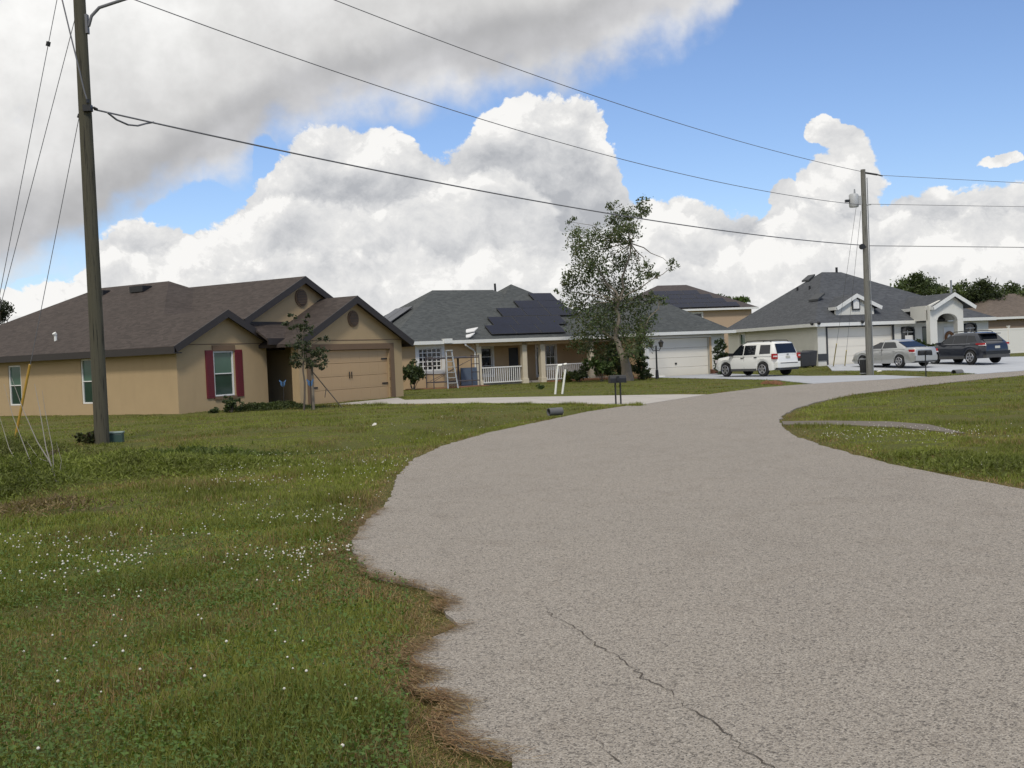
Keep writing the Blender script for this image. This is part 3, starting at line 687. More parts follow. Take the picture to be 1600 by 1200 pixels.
far_tree(1538, 520, 98, [(1532,452,16,14),(1545,460,18,14),(1525,466,16,10),(1552,468,16,9),(1535,442,8,6)], 'tallest dark tree above the tan neighbour roof', n=2600, tints=[(.025,.035,.018),(.035,.048,.02),(.05,.065,.024)])
far_tree(1580, 520, 102, [(1578,452,12,10),(1570,464,14,8),(1590,462,14,10)], 'loose tree near the right end of the tree row', n=1300)
far_tree(1606, 520, 100, [(1600,462,14,10),(1612,456,14,12),(1600,470,16,8)], 'dark tree cut by the right edge of the picture', n=1300)
far_tree(1128, 500, 125, [(1122,464,8,5),(1132,466,8,4),(1116,468,8,4)], 'sparse treetop just right of the two storey roof', n=500)
far_tree(1158, 500, 120, [(1154,468,9,5),(1164,470,7,4)], 'pale green treetop left of the white house roof', n=450, tints=MIDG)
far_tree(-14, 560, 62, [(-6,484,18,14),(8,480,9,7),(-8,500,16,10),(4,494,8,7)], 'dark tree peeking past the left end of the brown roof', n=1800, size=.12, tints=[(.02,.025,.016),(.03,.035,.02)])

def bare_shrub():
    b = G(55, 760); t = thing('bare_shrub', 'leafless shrub of pale dead twigs at the left edge', 'shrub', (b[0], b[1], 0)); d = b[1]; base = (b[0], b[1], 0)
    for pts, r in ([[(96,775),(78,722),(58,690),(36,640),(18,590)],.012], [[(98,778),(82,735),(72,700),(62,640),(54,600)],.012], [[(60,755),(45,715),(20,650),(6,600)],.009], [[(84,735),(82,700),(70,640),(66,610)],.008], [[(50,740),(30,730),(14,700),(-4,640)],.008], [[(78,722),(60,716),(42,690)],.006], [[(66,770),(50,738),(36,725)],.007], [[(90,760),(96,720),(88,690)],.005]):
        mb = MB(); n = len(pts); off = random.uniform(-.5, .5); q = [local(base, AT(x, y, d+off*i/n)) for i, (x, y) in enumerate(pts)]
        mb.tube(q, [r*(1-.75*i/(n-1)) for i in range(n)], 6); mb.build('twig', MT['twig'], t)
bare_shrub()
# ------------------------------------------------------------------ houses
def axmap(ax, pos, mapf=None):
    if ax == 'y': g = lambda a, d, z: (a, pos+d, z)
    else: g = lambda a, d, z: (pos+d, a, z)
    return (lambda a, d, z: mapf(*g(a, d, z))) if mapf else g
def window(parent, ax, pos, a0, a1, z0, z1, rows=2, cols=1, pane='glass_dark', frame='white', fw=.055, rec=.09, mapf=None, bar=.035, trim=None, tw=.12, name='window', upper=None, midrail=True):
    mp = axmap(ax, pos, mapf); f = MB(mp)
    f.box(a0, a0+fw, rec-.06, rec, z0, z1).box(a1-fw, a1, rec-.06, rec, z0, z1).box(a0+fw, a1-fw, rec-.06, rec, z1-fw, z1).box(a0+fw, a1-fw, rec-.06, rec, z0, z0+fw)
    for i in range(1, rows):
        z = z0+(z1-z0)*i/rows; f.box(a0+fw, a1-fw, rec-.05, rec-.003, z-bar/2, z+bar/2)
    for i in range(1, cols):
        a = a0+(a1-a0)*i/cols; f.box(a-bar/2, a+bar/2, rec-.047, rec-.006, z0+fw, z1-fw)
    w = f.build(name, MT[frame], parent)
    MB(mp).box(a0+.01, a1-.01, rec-.012, rec+.02, z0+.01, (z0+(z1-z0)*.5 if upper else z1-.01)).build('pane', MT[pane], w)
    if upper: MB(mp).box(a0+.01, a1-.01, rec-.013, rec+.021, z0+(z1-z0)*.5+.002, z1-.01).build('pane', MT[upper], w)
    if trim:
        t = MB(mp); t.box(a0-tw, a0, -.035, .05, z0-tw, z1+tw).box(a1, a1+tw, -.035, .05, z0-tw, z1+tw).box(a0, a1, -.035, .05, z1, z1+tw).box(a0, a1, -.035, .05, z0-tw, z0); t.build('trim', MT[trim], w)
    return w
def lerp(a, b, t): return tuple(x+(y-x)*t for x, y in zip(a, b))

def house_tan():
    H = H1; t = thing('tan_house', 'tan stucco house with brown shingle roof and red shutters behind the left pole', 'house', (H.o[0], H.o[1], 0), R(H.deg))
    wl = MB(); ZW = 2.46
    sidewin = [(9.03, 9.85, .42, 2.06), (4.42, 5.32, .43, 2.17)]
    wl.wall_x(0, 17, 0, -.3, ZW, .2, sidewin)
    wl.wall_y(.2, 4.6, 0, -.3, ZW, .2, [(1.78, 2.82, .53, 2.25)])
    wl.prism_y([(.0, ZW), (4.6, ZW), (4.6, 2.52), (2.3, 3.66), (0, 2.52)], .0, .2)
    wl.wall_x(.2, 3.2, 4.4, -.3, ZW, .2)
    wl.box(4.4, 6.3, 3.2, 3.4, -.3, 2.6)
    wl.wall_x(-1.25, 3.2, 6.2, -.3, 2.6, .2, [(-.9, 0.02, -.2, 2.08)])
    wl.wall_x(-1.6, -1.22, 4.68, -.3, ZW, .22)
    wl.wall_y(4.9, 11.4, -1.6, -.3, ZW, .2, [(5.4, 10.5, -.2, 2.14)])
    wl.prism_y([(4.68, ZW), (11.4, ZW), (11.4, 2.54), (8.04, 4.2), (4.68, 2.54)], -1.6, -1.4)
    wl.wall_x(-1.4, 17, 11.2, -.3, ZW, .2)
    wl.wall_y(.2, 11.2, 16.8, -.3, ZW, .2)
    wl.prism_y([(3.4, 3.38), (3.4, 2.7), (11.7, 2.7), (6.8, 5.08)], .02, .2)     # big front gable
    wl.build('wall', MT['tan'], t)
    band = MB()
    band.box(0, 4.6, -.012, .0, 2.49, 2.52); band.box(4.7, 11.4, -1.612, -1.6, 2.52, 2.55); band.build('stucco_band', MT['tan_trim'], t)
    tr = MB()
    for q in ((5.12, 10.78, -1.64, -1.55, 2.14, 2.38), (10.5, 10.78, -1.64, -1.55, -.1, 2.14), (5.12, 5.4, -1.64, -1.55, -.1, 2.14), (1.72, 2.88, -.04, .04, 2.25, 2.46)): MB().box(*q).build('trim', MT['tan_trim'], t)
    MB().box(1.74, 2.86, -.06, .04, .42, .53).build('window_sill', MT['tan_trim'], t)
    # roofs
    p = .5; th = .13
    rf = MB()
    yl, yr_ = 6.75, 11.4; ez = 2.36; X0, X1, Y0, Y1 = -.38, 12.05, .5, 17.4; xr = 5.85; zr = 5.5
    A, B = (xr, yl, zr), (xr, yr_, zr)
    rf.slab([(X0, Y0, ez), A, B, (X0, Y1, ez)][::-1], th); rf.slab([(X1, Y0, ez), A, B, (X1, Y1, ez)], th); rf.slab([(X0, Y1, ez), B, (X1, Y1, ez)], th); rf.slab([(X0, Y0, ez), A, (X1, Y0, ez)], th)
    def gable(x0, x1, xc, zc, y0, y1, zo):
        rf.slab([(x0, y0, zo), (xc, y0, zc), (xc, y1, zc), (x0, y1, zo)], th); rf.slab([(x1, y0, zo), (xc, y0, zc), (xc, y1, zc), (x1, y1, zo)], th)
    gable(-.384, 4.98, 2.3, 3.79, -.32, 4.2, 2.45)
    rf.slab([(3.2, -.25, 3.44), (6.8, -.25, 5.24), (6.8, 6.6, 5.24), (3.2, 6.6, 3.44)], th); rf.slab([(12.3, -.25, 2.49), (6.8, -.25, 5.24), (6.8, 6.6, 5.24), (12.3, 6.6, 2.49)], th)
    gable(4.18, 11.9, 8.04, 4.36, -1.92, 3.6, 2.43)
    rf.slab([(3.7, -.95, 2.66), (6.2, -.95, 2.66), (6.2, .05, 3.3), (3.7, .05, 3.3)], .1)
    roof = rf.build('roof', MT['roof_brown'], t)
    fa = MB()
    def rake(x0, x1, xc, zc, y, zo, h=.24):
        fa.beam((x0, y-.02, zo+.005), (xc, y-.02, zc+.005), .04, h); fa.beam((xc, y-.021, zc+.006), (x1, y-.021, zo+.006), .04, h)
    rake(-.384, 4.98, 2.3, 3.79, -.32, 2.45, .26); fa.beam((3.2, -.27, 3.445), (6.8, -.27, 5.245), .04, .26); fa.beam((6.8, -.271, 5.246), (12.3, -.271, 2.496), .04, .26); rake(4.18, 11.9, 8.04, 4.36, -1.92, 2.43, .28)
    fa.box(-.42, -.375, -.36, 17.4, 2.18, 2.43); fa.box(-.37, -.02, -.32, 17.4, 2.19, 2.23)   # long eave and its soffit
    fa.box(3.7, 6.2, -.99, -.93, 2.42, 2.67); fa.box(11.86, 11.9, -1.9, .3, 2.2, 2.44)
    fa.box(3.45, 6.2, -.03, .015, 3.24, 3.36)
    fa.build('fascia', MT['fascia_brown'], t)
    # round gable vents
    for (x, z, y, r) in ((6.78, 4.36, .02, .36), (8.1, 3.42, -1.6, .34)):
        v = MB(); v.tube([(x, y-.05, z), (x, y+.02, z)], r, 28); v.tube([(x, y-.075, z), (x, y-.045, z)], r*.82, 28); vent = v.build('gable_vent', MT['tan_trim'], t)
        sl = MB()
        for i in range(-4, 5):
            w = math.sqrt(max(0, (r*.8)**2-(i*r*.18)**2)); sl.box(x-w, x+w, y-.085, y-.073, z+i*r*.18-.01, z+i*r*.18+.014)
        sl.build('slat', MT['fascia_brown'], vent)
    # garage door: four ribbed rows
    gd = MB()
    for i in range(4): gd.box(5.41, 10.49, -1.47, -1.43, -.03+i*.54, -.03+i*.54+.53)
    door = gd.build('garage_door', MT['garage_tan'], t, bevel=.008)
    g2 = MB()
    for i in range(4):
        for k in range(8): g2.box(5.5+k*.62, 5.5+k*.62+.5, -1.4735, -1.469, .05+i*.54, .05+i*.54+.38)
    g2.build('embossed_panel', MT['garage_tan'], door)
    for x0, x1 in ((5.45, 5.85), (10.05, 10.45)):
        for z in (.62, 1.68): h = MB(); h.box(x0, x1, -1.5, -1.475, z, z+.06); h.build('hinge', MT['black'], door)
    for x in (7.86, 8.0): h = MB(); h.tube([(x, -1.5, .95), (x-.03, -1.52, 1.08), (x, -1.5, 1.22)], .022, 6); h.build('handle', MT['black'], door)
    window(t, 'y', 0, 1.79, 2.81, .54, 2.24, 2, 1, 'glass_green', upper='glass_blind')
    window(t, 'x', 0, 9.04, 9.84, .43, 2.05, 2, 1, 'glass_green', upper='glass_blind')
    window(t, 'x', 0, 4.43, 5.31, .44, 2.16, 2, 1, 'glass_green', upper='glass_blind')
    for x0 in (1.36, 2.87):
        s = MB(); s.box(x0, x0+.37, -.045, 0, .48, 2.28); sh = s.build('shutter', MT['maroon'], t, bevel=.006)
        l = MB()
        for i in range(22): l.box(x0+.05, x0+.32, -.055, -.044, .56+i*.076, .56+i*.076+.045)
        l.build('louvre', MT['maroon'], sh)
    d = MB(); d.box(6.22, 6.28, -.88, 0, -.05, 2.06); fd = d.build('door', MT['fascia_brown'], t, bevel=.01)
    MB().tube([(6.21, -.1, .98), (6.13, -.1, .98)], .03, 8).build('handle', MT['steel'], fd)
    # things on the roof
    def roofpt(px, py): return H.hit(px, py, (X0, 0, ez), (X0, 1, ez), (xr, 0, zr))
    x, y, z = roofpt(221, 453); v = MB(); v.box(x-.3, x+.22, y-.42, y+.42, z-.1, z+.16); v.build('ridge_vent', MT['black'], roof)
    x, y, z = roofpt(160, 459); v = MB(); v.box(x-.2, x+.2, y-.3, y+.3, z-.1, z+.14); v.build('ridge_vent', MT['black'], roof)
    x, y, z = roofpt(87, 532); v = MB(); v.tube([(x, y, z-.1), (x, y, z+.22)], .06, 10); v.tube([(x, y, z+.22), (x-.06, y, z+.3)], .08, 10); v.build('vent_pipe', MT['gutter'], roof)
    return t
house_tan()

def hip(mb, X0, X1, Y0, Y1, ez, A, B, th=.13):
    """hip roof shell; ridge from A to B (A == B for a pyramid)"""
    c = [(X0, Y0, ez), (X1, Y0, ez), (X1, Y1, ez), (X0, Y1, ez)]
    if A == B: sides = [[c[0], c[1], A], [c[1], c[2], A], [c[2], c[3], A], [c[3], c[0], A]]
    elif abs(A[1]-B[1]) < abs(A[0]-B[0]): sides = [[c[0], c[1], B, A], [c[1], c[2], B], [c[2], c[3], A, B], [c[3], c[0], A]]
    else: sides = [[c[0], c[1], A], [c[1], c[2], B, A], [c[2], c[3], B], [c[3], c[0], A, B]]
    for s in sides: mb.slab(s, th)
def solar_rows(parent, H, a, b, c, rows, mat='solar', pw=1.64, ph=1.0, lift=.12):
    """rows: (pixel of lower left corner, panel count); laid on the plane a,b,c (local), a->b along the eave, c uphill"""
    A, B, Cc = (np.array(p, float) for p in (a, b, c)); u = (B-A)/np.linalg.norm(B-A); nn = np.cross(u, Cc-A); nn /= np.linalg.norm(nn); nn = nn if nn[2] > 0 else -nn; v = np.cross(nn, u)
    for (o, cnt) in rows:
        o = np.array(o, float)
        for i in range(cnt):
            q = o+u*i*(pw+.02)+nn*lift; c4 = [q, q+u*pw, q+u*pw+v*ph, q+v*ph]
            f = MB(); f.add([tuple(x) for x in c4]+[tuple(x-nn*.045) for x in c4], [(0,1,2,3),(7,6,5,4),(0,4,5,1),(1,5,6,2),(2,6,7,3),(3,7,4,0)]); fr = f.build('solar_panel', MT['solar_frame'], parent)
            e = .025; k = [q+u*e+v*e+nn*.004, q+u*(pw-e)+v*e+nn*.004, q+u*(pw-e)+v*(ph-e)+nn*.004, q+u*e+v*(ph-e)+nn*.004]
            MB().poly([tuple(x) for x in k]).build('solar_cells', MT[mat], fr)

def house_beige():
    H = H2; t = thing('beige_house', 'beige house with slate grey hip roof, solar panels and railed porch', 'house', (H.o[0], H.o[1], 0), R(H.deg)); ZW = 2.42
    def fx(px, py, y): return H.onf(px, py, y)
    wl = MB(); bw = (-6.68, -5.3, .98, 2.2)
    pw = [(-3.02+.55, -3.02+1.9, .72, 2.15), (-.55, .3, .02, 2.08)]
    xw1 = (fx(752,560,1.8)[0], fx(769,560,1.8)[0]); xd = (fx(795,560,1.8)[0], fx(810.5,560,1.8)[0]); xs = (fx(838.5,560,1.8)[0], fx(845,560,1.8)[0]); xw2 = (fx(853,560,1.8)[0], fx(868,560,1.8)[0])
    holes = [(xw1[0], xw1[1], .55, 2.12), (xd[0], xd[1], 0, 2.08), (xs[0], xs[1], .35, 2.1), (xw2[0], xw2[1], .75, 2.15)]
    wl.wall_y(-8.2, -3, 0, -.2, ZW, .2, [bw]); wl.wall_x(.2, 1.8, -3.2, -.2, ZW, .2); wl.wall_y(-3, 6.3, 1.8, -.2, ZW, .2, holes)
    wl.wall_x(-2.8, 2, 6.3, -.2, ZW, .2); wl.wall_x(-2.8, 10, 12.2, -.2, ZW, .2); wl.wall_x(.2, 10, -8.2, -.2, ZW, .2); wl.wall_y(-8, 12.2, 9.8, -.2, ZW, .2)
    wl.box(-3, 6.3, -.15, .15, 2.2, ZW)
    wl.build('wall', MT['beige'], t)
    gw = MB(); gw.wall_y(6.3, 12.4, -3, -.2, ZW, .2, [(6.62, 11.2, -.1, 2.24)]); gw.build('garage_wall', MT['cream'], t)
    MB().box(-3, 6.3, .1, 1.8, -.1, .1).build('porch_floor', concmat('porch_concrete', (.33, .3, .27)), t)
    MB().box(-3, 6.3, .16, 1.79, 2.38, 2.4).build('porch_ceiling', MT['beige'], t)
    for q in ((6.28, 6.42, -3.03, -2.9, -.1, ZW), (6.5, 6.62, -3.04, -2.98, -.05, 2.24), (6.5, 11.34, -3.04, -2.98, 2.24, 2.36)): MB().box(*q).build('trim', MT['white'], t)
    MB().box(11.2, 11.34, -3.05, -2.8, -.05, 2.24).build('door_jamb', MT['beige'], t)
    b = MB(); b.box(11.2, 11.6, -3.25, -3.0, -.1, .28); b.build('brick_base', MT['brick'], t)
    gd = MB()
    for i in range(4): gd.box(6.63, 11.19, -2.86, -2.82, -.05+i*.57, -.05+i*.57+.56)
    d = gd.build('garage_door', MT['white_door'], t, bevel=.01); x, y, z = fx(1056, 568, -2.87); MB().box(x-.06, x+.06, -2.9, -2.86, z-.06, z+.05).build('handle', MT['black'], d)
    ez = 2.6
    rf = MB(); hip(rf, -8.6, 5.6, -.42, 9.3, ez-.004, (-3.5, 4.44, 5.68), (.6, 4.44, 5.68)); hip(rf, -3.1, 7.6, -.45, 10.4, ez, (2.2, 4.95, 6.06), (2.2, 4.95, 6.06)); hip(rf, 5.9, 12.75, -3.45, 9, ez, (9.32, -.02, 4.86), (9.32, 6, 4.86))
    roof = rf.build('roof', MT['roof_slate'], t)
    g = MB(); g.box(-8.7, 5.9, -.58, -.44, 2.40, 2.585); g.box(5.84, 12.85, -3.58, -3.44, 2.42, 2.6); g.box(12.74, 12.86, -3.44, 3, 2.42, 2.59); g.box(5.83, 5.91, -3.44, -.59, 2.42, 2.585); g.box(-8.6, 5.9, -.44, .0, 2.39, 2.41); g.build('gutter', MT['gutter'], t)
    x = fx(726, 535, -.5)[0]; MB().tube([(x, -.5, 2.42), (x+.05, -.5, 2.3), (x+.7, -.12, 2.02), (x+.82, -.1, 1.9), (x+.82, -.1, .1)], .05, 8).build('downspout', MT['gutter'], t)
    MB().tube([(6.36, -3.08, 2.4), (6.36, -3.08, .12), (6.4, -3.5, .05), (6.9, -4.1, .04)], .06, 8).build('downspout', MT['gutter'], t)
    for x in (-3, -.02, 1.2, 4.6):
        c = MB(); c.box(x-.15, x+.15, -.12, .18, .12, 2.3); c.box(x-.19, x+.19, -.16, .22, -.05, .28); c.box(x-.18, x+.18, -.15, .21, 2.2, 2.4); c.build('column', MT['column'], t, bevel=.012)
    for x0, x1 in ((-2.82, -.2), (1.38, 4.42)):
        r = MB(); r.box(x0, x1, -.03, .06, .95, 1.02); r.box(x0, x1, -.02, .05, .12, .18); rl = r.build('railing', MT['white'], t)
        k = int((x1-x0)/.135)
        for i in range(1, k): bb = MB(); xx = x0+(x1-x0)*i/k; bb.box(xx-.022, xx+.022, -.007, .037, .18, .95); bb.build('baluster', MT['white'], rl)
    window(t, 'y', 0, *bw, 5, 5, 'glass_dark', trim='white', tw=.2, bar=.05)
    window(t, 'y', 1.8, *holes[0], 3, 1, 'glass_dark', trim='white', tw=.13)
    window(t, 'y', 1.8, *holes[2], 1, 1, 'glass_dark', trim='white', tw=.1); window(t, 'y', 1.8, *holes[3], 2, 2, 'glass_dark', trim='white', tw=.1)
    d = MB(); d.box(xd[0]+.01, xd[1]-.01, 1.85, 1.9, 0.02, 2.07); dd = d.build('door', MT['trim_grey'], t); MB().tube([(xd[1]-.1, 1.84, 1), (xd[1]-.1, 1.78, 1)], .03, 8).build('handle', MT['steel'], dd)
    # solar panels: front face of the porch roof, its left face, and the far left hip
    P = ((-3.1, -.45, ez), (7.6, -.45, ez), (2.2, 4.95, 6.06))
    solar_rows(t, H, *P, [(H.hit(px, py, *P), c) for px, py, c in ((768,525,3), (772,511.5,3), (786,497,3), (813,485,2), (836,473,1))])
    q0 = np.array(H.hit(735, 519, *P)); nv = np.array([-.5, -.25, .83]); e1 = np.cross(nv, (0, 0, 1)); e2 = np.cross(nv, e1)
    for cs in (((729,514.5),(747,511),(741,517),(722,520.5)), ((727,523.5),(742,519.5),(735,525.5),(720,529))):    # two small panels propped on a rack, facing left, sky glare painted pale
        c4 = [np.array(H.hit(px, py, tuple(q0+nv*.12), tuple(q0+nv*.12+e1), tuple(q0+nv*.12+e2))) for px, py in cs]
        f = MB(); f.add([tuple(x) for x in c4]+[tuple(x-np.array([0, 0, .05])) for x in c4], [(0,1,2,3),(7,6,5,4),(0,4,5,1),(1,5,6,2),(2,6,7,3),(3,7,4,0)]); f.build('solar_panel', MT['panel_glare'], t)
    L2 = ((-8.6, 9.3, ez), (-8.6, -.42, ez), (-3.5, 4.44, 5.68))
    solar_rows(t, H, *L2, [((-7.6, 4.2, 3.2), 1), ((-6.95, 5.6, 3.62), 2), ((-6.2, 5.6, 4.07), 2)], pw=1.2)
    x, y, z = H.hit(698, 532, *[(-8.6,-.42,ez),(9,-.42,ez),(-3.5,4.44,5.68)]); v = MB(); v.box(x-.25, x+.25, y-.2, y+.15, z-.15, z+.1); v.build('roof_vent', MT['gutter'], roof)
    q = local((H.o[0], H.o[1], 0), AT(774, 452, 68.5)); a = R(-H.deg); q = (q[0]*math.cos(a)-q[1]*math.sin(a), q[0]*math.sin(a)+q[1]*math.cos(a), q[2])
    MB().tube([(q[0], q[1], q[2]-.6), (q[0]-.02, q[1], q[2]+.36)], .07, 8).build('vent_pipe', MT['black'], roof)
    return t
house_beige()

def house_white():
    H = H3; sk = H.skew; t = thing('white_house', 'white stucco house with charcoal roof and arched entry behind the parked cars', 'house', (H.o[0], H.o[1], 0), R(H.deg)); S = lambda: MB(sk)
    zb = -.1; ZW = 2.62
    gz0, gz1, gx0, gx1 = .2, 2.5, .78, 6.15
    wl = S()
    def fx(px, py, y): return H.onf(px, py, y)
    a0 = fx(1408,520,0)[0]; a1 = fx(1429,520,0)[0]; n0 = fx(1441,520,0)[0]; n1 = fx(1452,520,0)[0]; w0 = fx(1506,515,0)[0]; w1 = fx(1526,515,0)[0]
    xe = fx(1544, 500, 0)[0]
    door = (9.75, 10.75, .2, 2.3)
    wl.wall_x(0, 13, 0, zb, ZW, .2, [(10.1, 11.05, 1.0, 2.46)])
    wl.wall_y(.2, xe, 0, zb, ZW, .2, [(gx0, gx1, zb, gz1), (a0, a1, .9, 2.38), (n0, n1, .6, 2.36), (w0, w1, .9, 2.45)])
    wl.wall_x(.2, 13, xe-.2, zb, ZW, .2); wl.wall_y(.2, xe-.2, 12.8, zb, ZW, .2)
    # dormer gable over the garage
    wl.prism_y([(1.86, 3.16), (5.02, 3.16), (5.02, 3.62), (3.56, 4.36), (1.86, 3.5)], -(-.52), .7)
    walls = wl.build('wall', MT['cream'], t)
    # porch block: solve its front plane from the eave that runs back to the roof
    xl = H.hit(1410, 484, (0, 1.05, 0), (1, 1.05, 0), (0, 1.05, 1))[0]; yf = H.onside(1455, 479, xl)[1]
    yf = max(-4.0, min(-1.0, yf))
    def pf(px, py): q = fx(px, py, yf); return q[0], q[2]
    L, Rr, PK = pf(1455, 479), pf(1519, 479), pf(1487, 457.5); fl = pf(1453, 500); fr_ = pf(1506, 497)
    c1 = pf(1461, 530)[0]; a_l = pf(1465, 500)[0]; a_r = pf(1496, 497)[0]; atop = pf(1482, 489.5)[1]; aspr = pf(1465, 500)[1]; c2 = pf(1505, 520)[0]; zf = pf(1453, 500.5)[1]
    po = S(); xa = fl[0]; xb = c2+.05
    arch = [(a_l+(a_r-a_l)*(.5-.5*math.cos(math.pi*i/14)), aspr+(atop-aspr)*math.sin(math.pi*i/14)) for i in range(15)]
    zt = (L[1]+Rr[1])/2+.1; mid = (L[0]+Rr[0])/2
    outline = [(xa, zf)]+arch+[(xb, zf), (xb, zt), (PK[0], PK[1]-.12), (xa, zt)]
    po.prism_y(outline, yf, yf+.25)
    po.box(xa, xa+.02+(a_l-xa)*.9, yf, yf+.4, zb, zf); po.box(a_r, xb, yf, yf+.4, zb, zf)
    po.wall_x(yf+.4, 0, xa, zf, zt, .2); po.wall_x(yf+.4, 0, xb-.2, zf, zt, .2)
    po.box(xa+.2, xb-.2, yf+.25, 0, zt-.1, zt)
    po.build('porch', MT['cream'], t)
    ez = 2.74; rf = S()
    FL, FR_, BL, BR, A, B = (-.4, -.4, ez), (xe+.35, -.4, ez+.06), (-.4, 13.2, ez), (xe+.35, 13.2, ez), (4.77, 6.5, 6.3), (6.5, 6.5, 6.3)
    for q in ([FL, FR_, B, A], [FR_, BR, B], [BR, BL, A, B], [BL, FL, A]): rf.slab(q, .13)
    def zroof(y): return ez+(6.3-ez)*(y+.4)/6.9
    def gab(x0, x1, xc, z0, zc, y0, yb):
        rf.slab([(x0, y0, z0), (xc, y0, zc), (xc, yb, zc), (x0, yb, z0)], .1); rf.slab([(x1, y0, z0), (xc, y0, zc), (xc, yb, zc), (x1, yb, z0)], .1)
    dl, dp, dr = fx(1306, 480, .35), fx(1338, 459, .35), fx(1378, 479, .35)
    gab(dl[0], dr[0], dp[0], dl[2], dp[2], .3, 3.6); gab(L[0]-.1, Rr[0]+.1, PK[0], (L[1]+Rr[1])/2, PK[1], yf-.3, 5)
    roof = rf.build('roof', MT['roof_blue'], t)
    fa = S()
    for (x0, z0, xc, zc, x1, y) in ((dl[0], dl[2], dp[0], dp[2], dr[0], .28), (L[0]-.1, (L[1]+Rr[1])/2, PK[0], PK[1], Rr[0]+.1, yf-.32)):
        fa.beam((x0, y, z0+.01), (xc, y, zc+.01), .04, .22); fa.beam((xc, y-.003, zc+.012), (x1, y-.003, z0+.012), .04, .22)
    fa.box(dl[0]-.03, dl[0]+.02, .3, 1.25, dl[2]-.17, dl[2]+.02); fa.box(L[0]-.13, L[0]-.08, yf-.3, 1.1, (L[1]+Rr[1])/2-.17, (L[1]+Rr[1])/2+.02)
    fa.box(-.44, xl-.02, -.47, -.39, ez-.19, ez+.01); fa.box(xb, xe+.36, -.47, -.39, ez-.13, ez+.07); fa.box(-.46, -.4, -.39, 13.2, ez-.19, ez+.01); fa.box(-.39, xl, -.38, -.01, ez-.17, ez-.14); fa.box(-.39, -.01, -.01, 13, ez-.17, ez-.14)
    fa.build('fascia', MT['gutter'], t)
    gd = S()
    for i in range(4): gd.box(gx0+.02, gx1-.02, .1, .14, gz0+i*.575-.02, gz0+i*.575+.545)
    d = gd.build('garage_door', MT['white_door'], t); MB(sk).box(3.9, 4.0, .08, .1, 1.0, 1.15).build('handle', MT['steel'], d)
    for q in ((gx0-.12, gx0, -.04, .05, gz0-.1, gz1+.1), (gx1, gx1+.12, -.04, .05, gz0-.1, gz1+.1), (gx0, gx1, -.04, .05, gz1, gz1+.1)): S().box(*q).build('trim', MT['trim_grey'], t)
    g = S(); g.box(-.02, gx0-.13, -.06, 0, .55, .95); g.build('dark_band', MT['trim_grey'], t)
    def arched(x0, x1, z0, z1, name='window'):
        zs = z1-.25; f = S(); w = .1
        out = [(x0, z0), (x1, z0), (x1, zs)]+[((x0+x1)/2+(x1-x0)/2*math.cos(math.pi*i/10), zs+.25*math.sin(math.pi*i/10)) for i in range(1, 10)]+[(x0, zs)]
        inn = [(x0+w, z0+w), (x1-w, z0+w), (x1-w, zs)]+[((x0+x1)/2+((x1-x0)/2-w)*math.cos(math.pi*i/10), zs+(.25-w*.6)*math.sin(math.pi*i/10)) for i in range(1, 10)]+[(x0+w, zs)]
        n = len(out); vs = [(p[0], -.05, p[1]) for p in out]+[(p[0], -.05, p[1]) for p in inn]+[(p[0], .08, p[1]) for p in out]+[(p[0], .08, p[1]) for p in inn]
        f.add(vs, [q for i in range(n) for q in ((i, (i+1) % n, n+(i+1) % n, n+i), (n+i, n+(i+1) % n, 3*n+(i+1) % n, 3*n+i), (i, 2*n+i, 2*n+(i+1) % n, (i+1) % n))])
        o = f.build(name, MT['trim_grey'], t); pn = S(); pn.prism_y(inn, .04, .08); pn.build('pane', MT['glass_dark'], o)
        m = S(); m.box((x0+x1)/2-.02, (x0+x1)/2+.02, .02, .039, z0+w, zs); m.box(x0+w, x1-w, .02, .038, zs-.12, zs-.08); m.build('muntin', MT['white'], o)
        bl = S(); bl.box(x0+.3*(x1-x0), x1-w-.02, .022, .0385, z0+w, z0+(zs-z0)*.75); bl.build('curtain', MT['white'], o)
    arched(a0, a1, .9, 2.4); arched(w0, w1, .9, 2.5)
    window(t, 'y', 0, n0+.02, n1-.02, .62, 2.34, 1, 1, 'glass_green', 'trim_grey', mapf=sk)
    window(t, 'x', 0, 10.12, 11.03, 1.02, 2.44, 2, 1, 'glass_dark', mapf=sk, upper='glass_blind', trim='white', tw=.08)
    dx0 = fx(1474, 520, 0)[0]; dx1 = fx(1490, 520, 0)[0]; d = S(); d.box(dx0, dx1, -.04, -.003, .15, 2.25); d.build('door', MT['white'], t)
    dl2 = S(); dl2.box(dx1+.02, dx1+.3, -.04, -.003, .2, 2.2); dl2.build('side_light', MT['glass_dark'], t)
    # house shaped louvre in the dormer
    cx, _, cz = fx(1337, 474, .5); v = S(); v.prism_y([(cx-.33, cz-.4), (cx+.33, cz-.4), (cx+.33, cz+.2), (cx, cz+.46), (cx-.33, cz+.2)], .44, .53); vt = v.build('gable_vent', MT['trim_grey'], t)
    v = S(); v.prism_y([(cx-.24, cz-.32), (cx+.24, cz-.32), (cx+.24, cz+.16), (cx, cz+.33), (cx-.24, cz+.16)], .425, .445); v.build('louvre', MT['white'], vt)
    # roof vents and floodlights
    LP = (FL, BL, A)
    for px, py, sx, sy in ((1263, 437, .5, .18), (1276, 467, .62, .16)):
        q = H.hit(px, py, *LP); v = S(); v.slab([(q[0]-.28, q[1]-sx, q[2]-.02), (q[0]+.3, q[1]-sx, q[2]+.34), (q[0]+.3, q[1]+sx, q[2]+.34), (q[0]-.28, q[1]+sx, q[2]-.02)], .12); v.build('ridge_vent', MT['trim_grey'], roof)
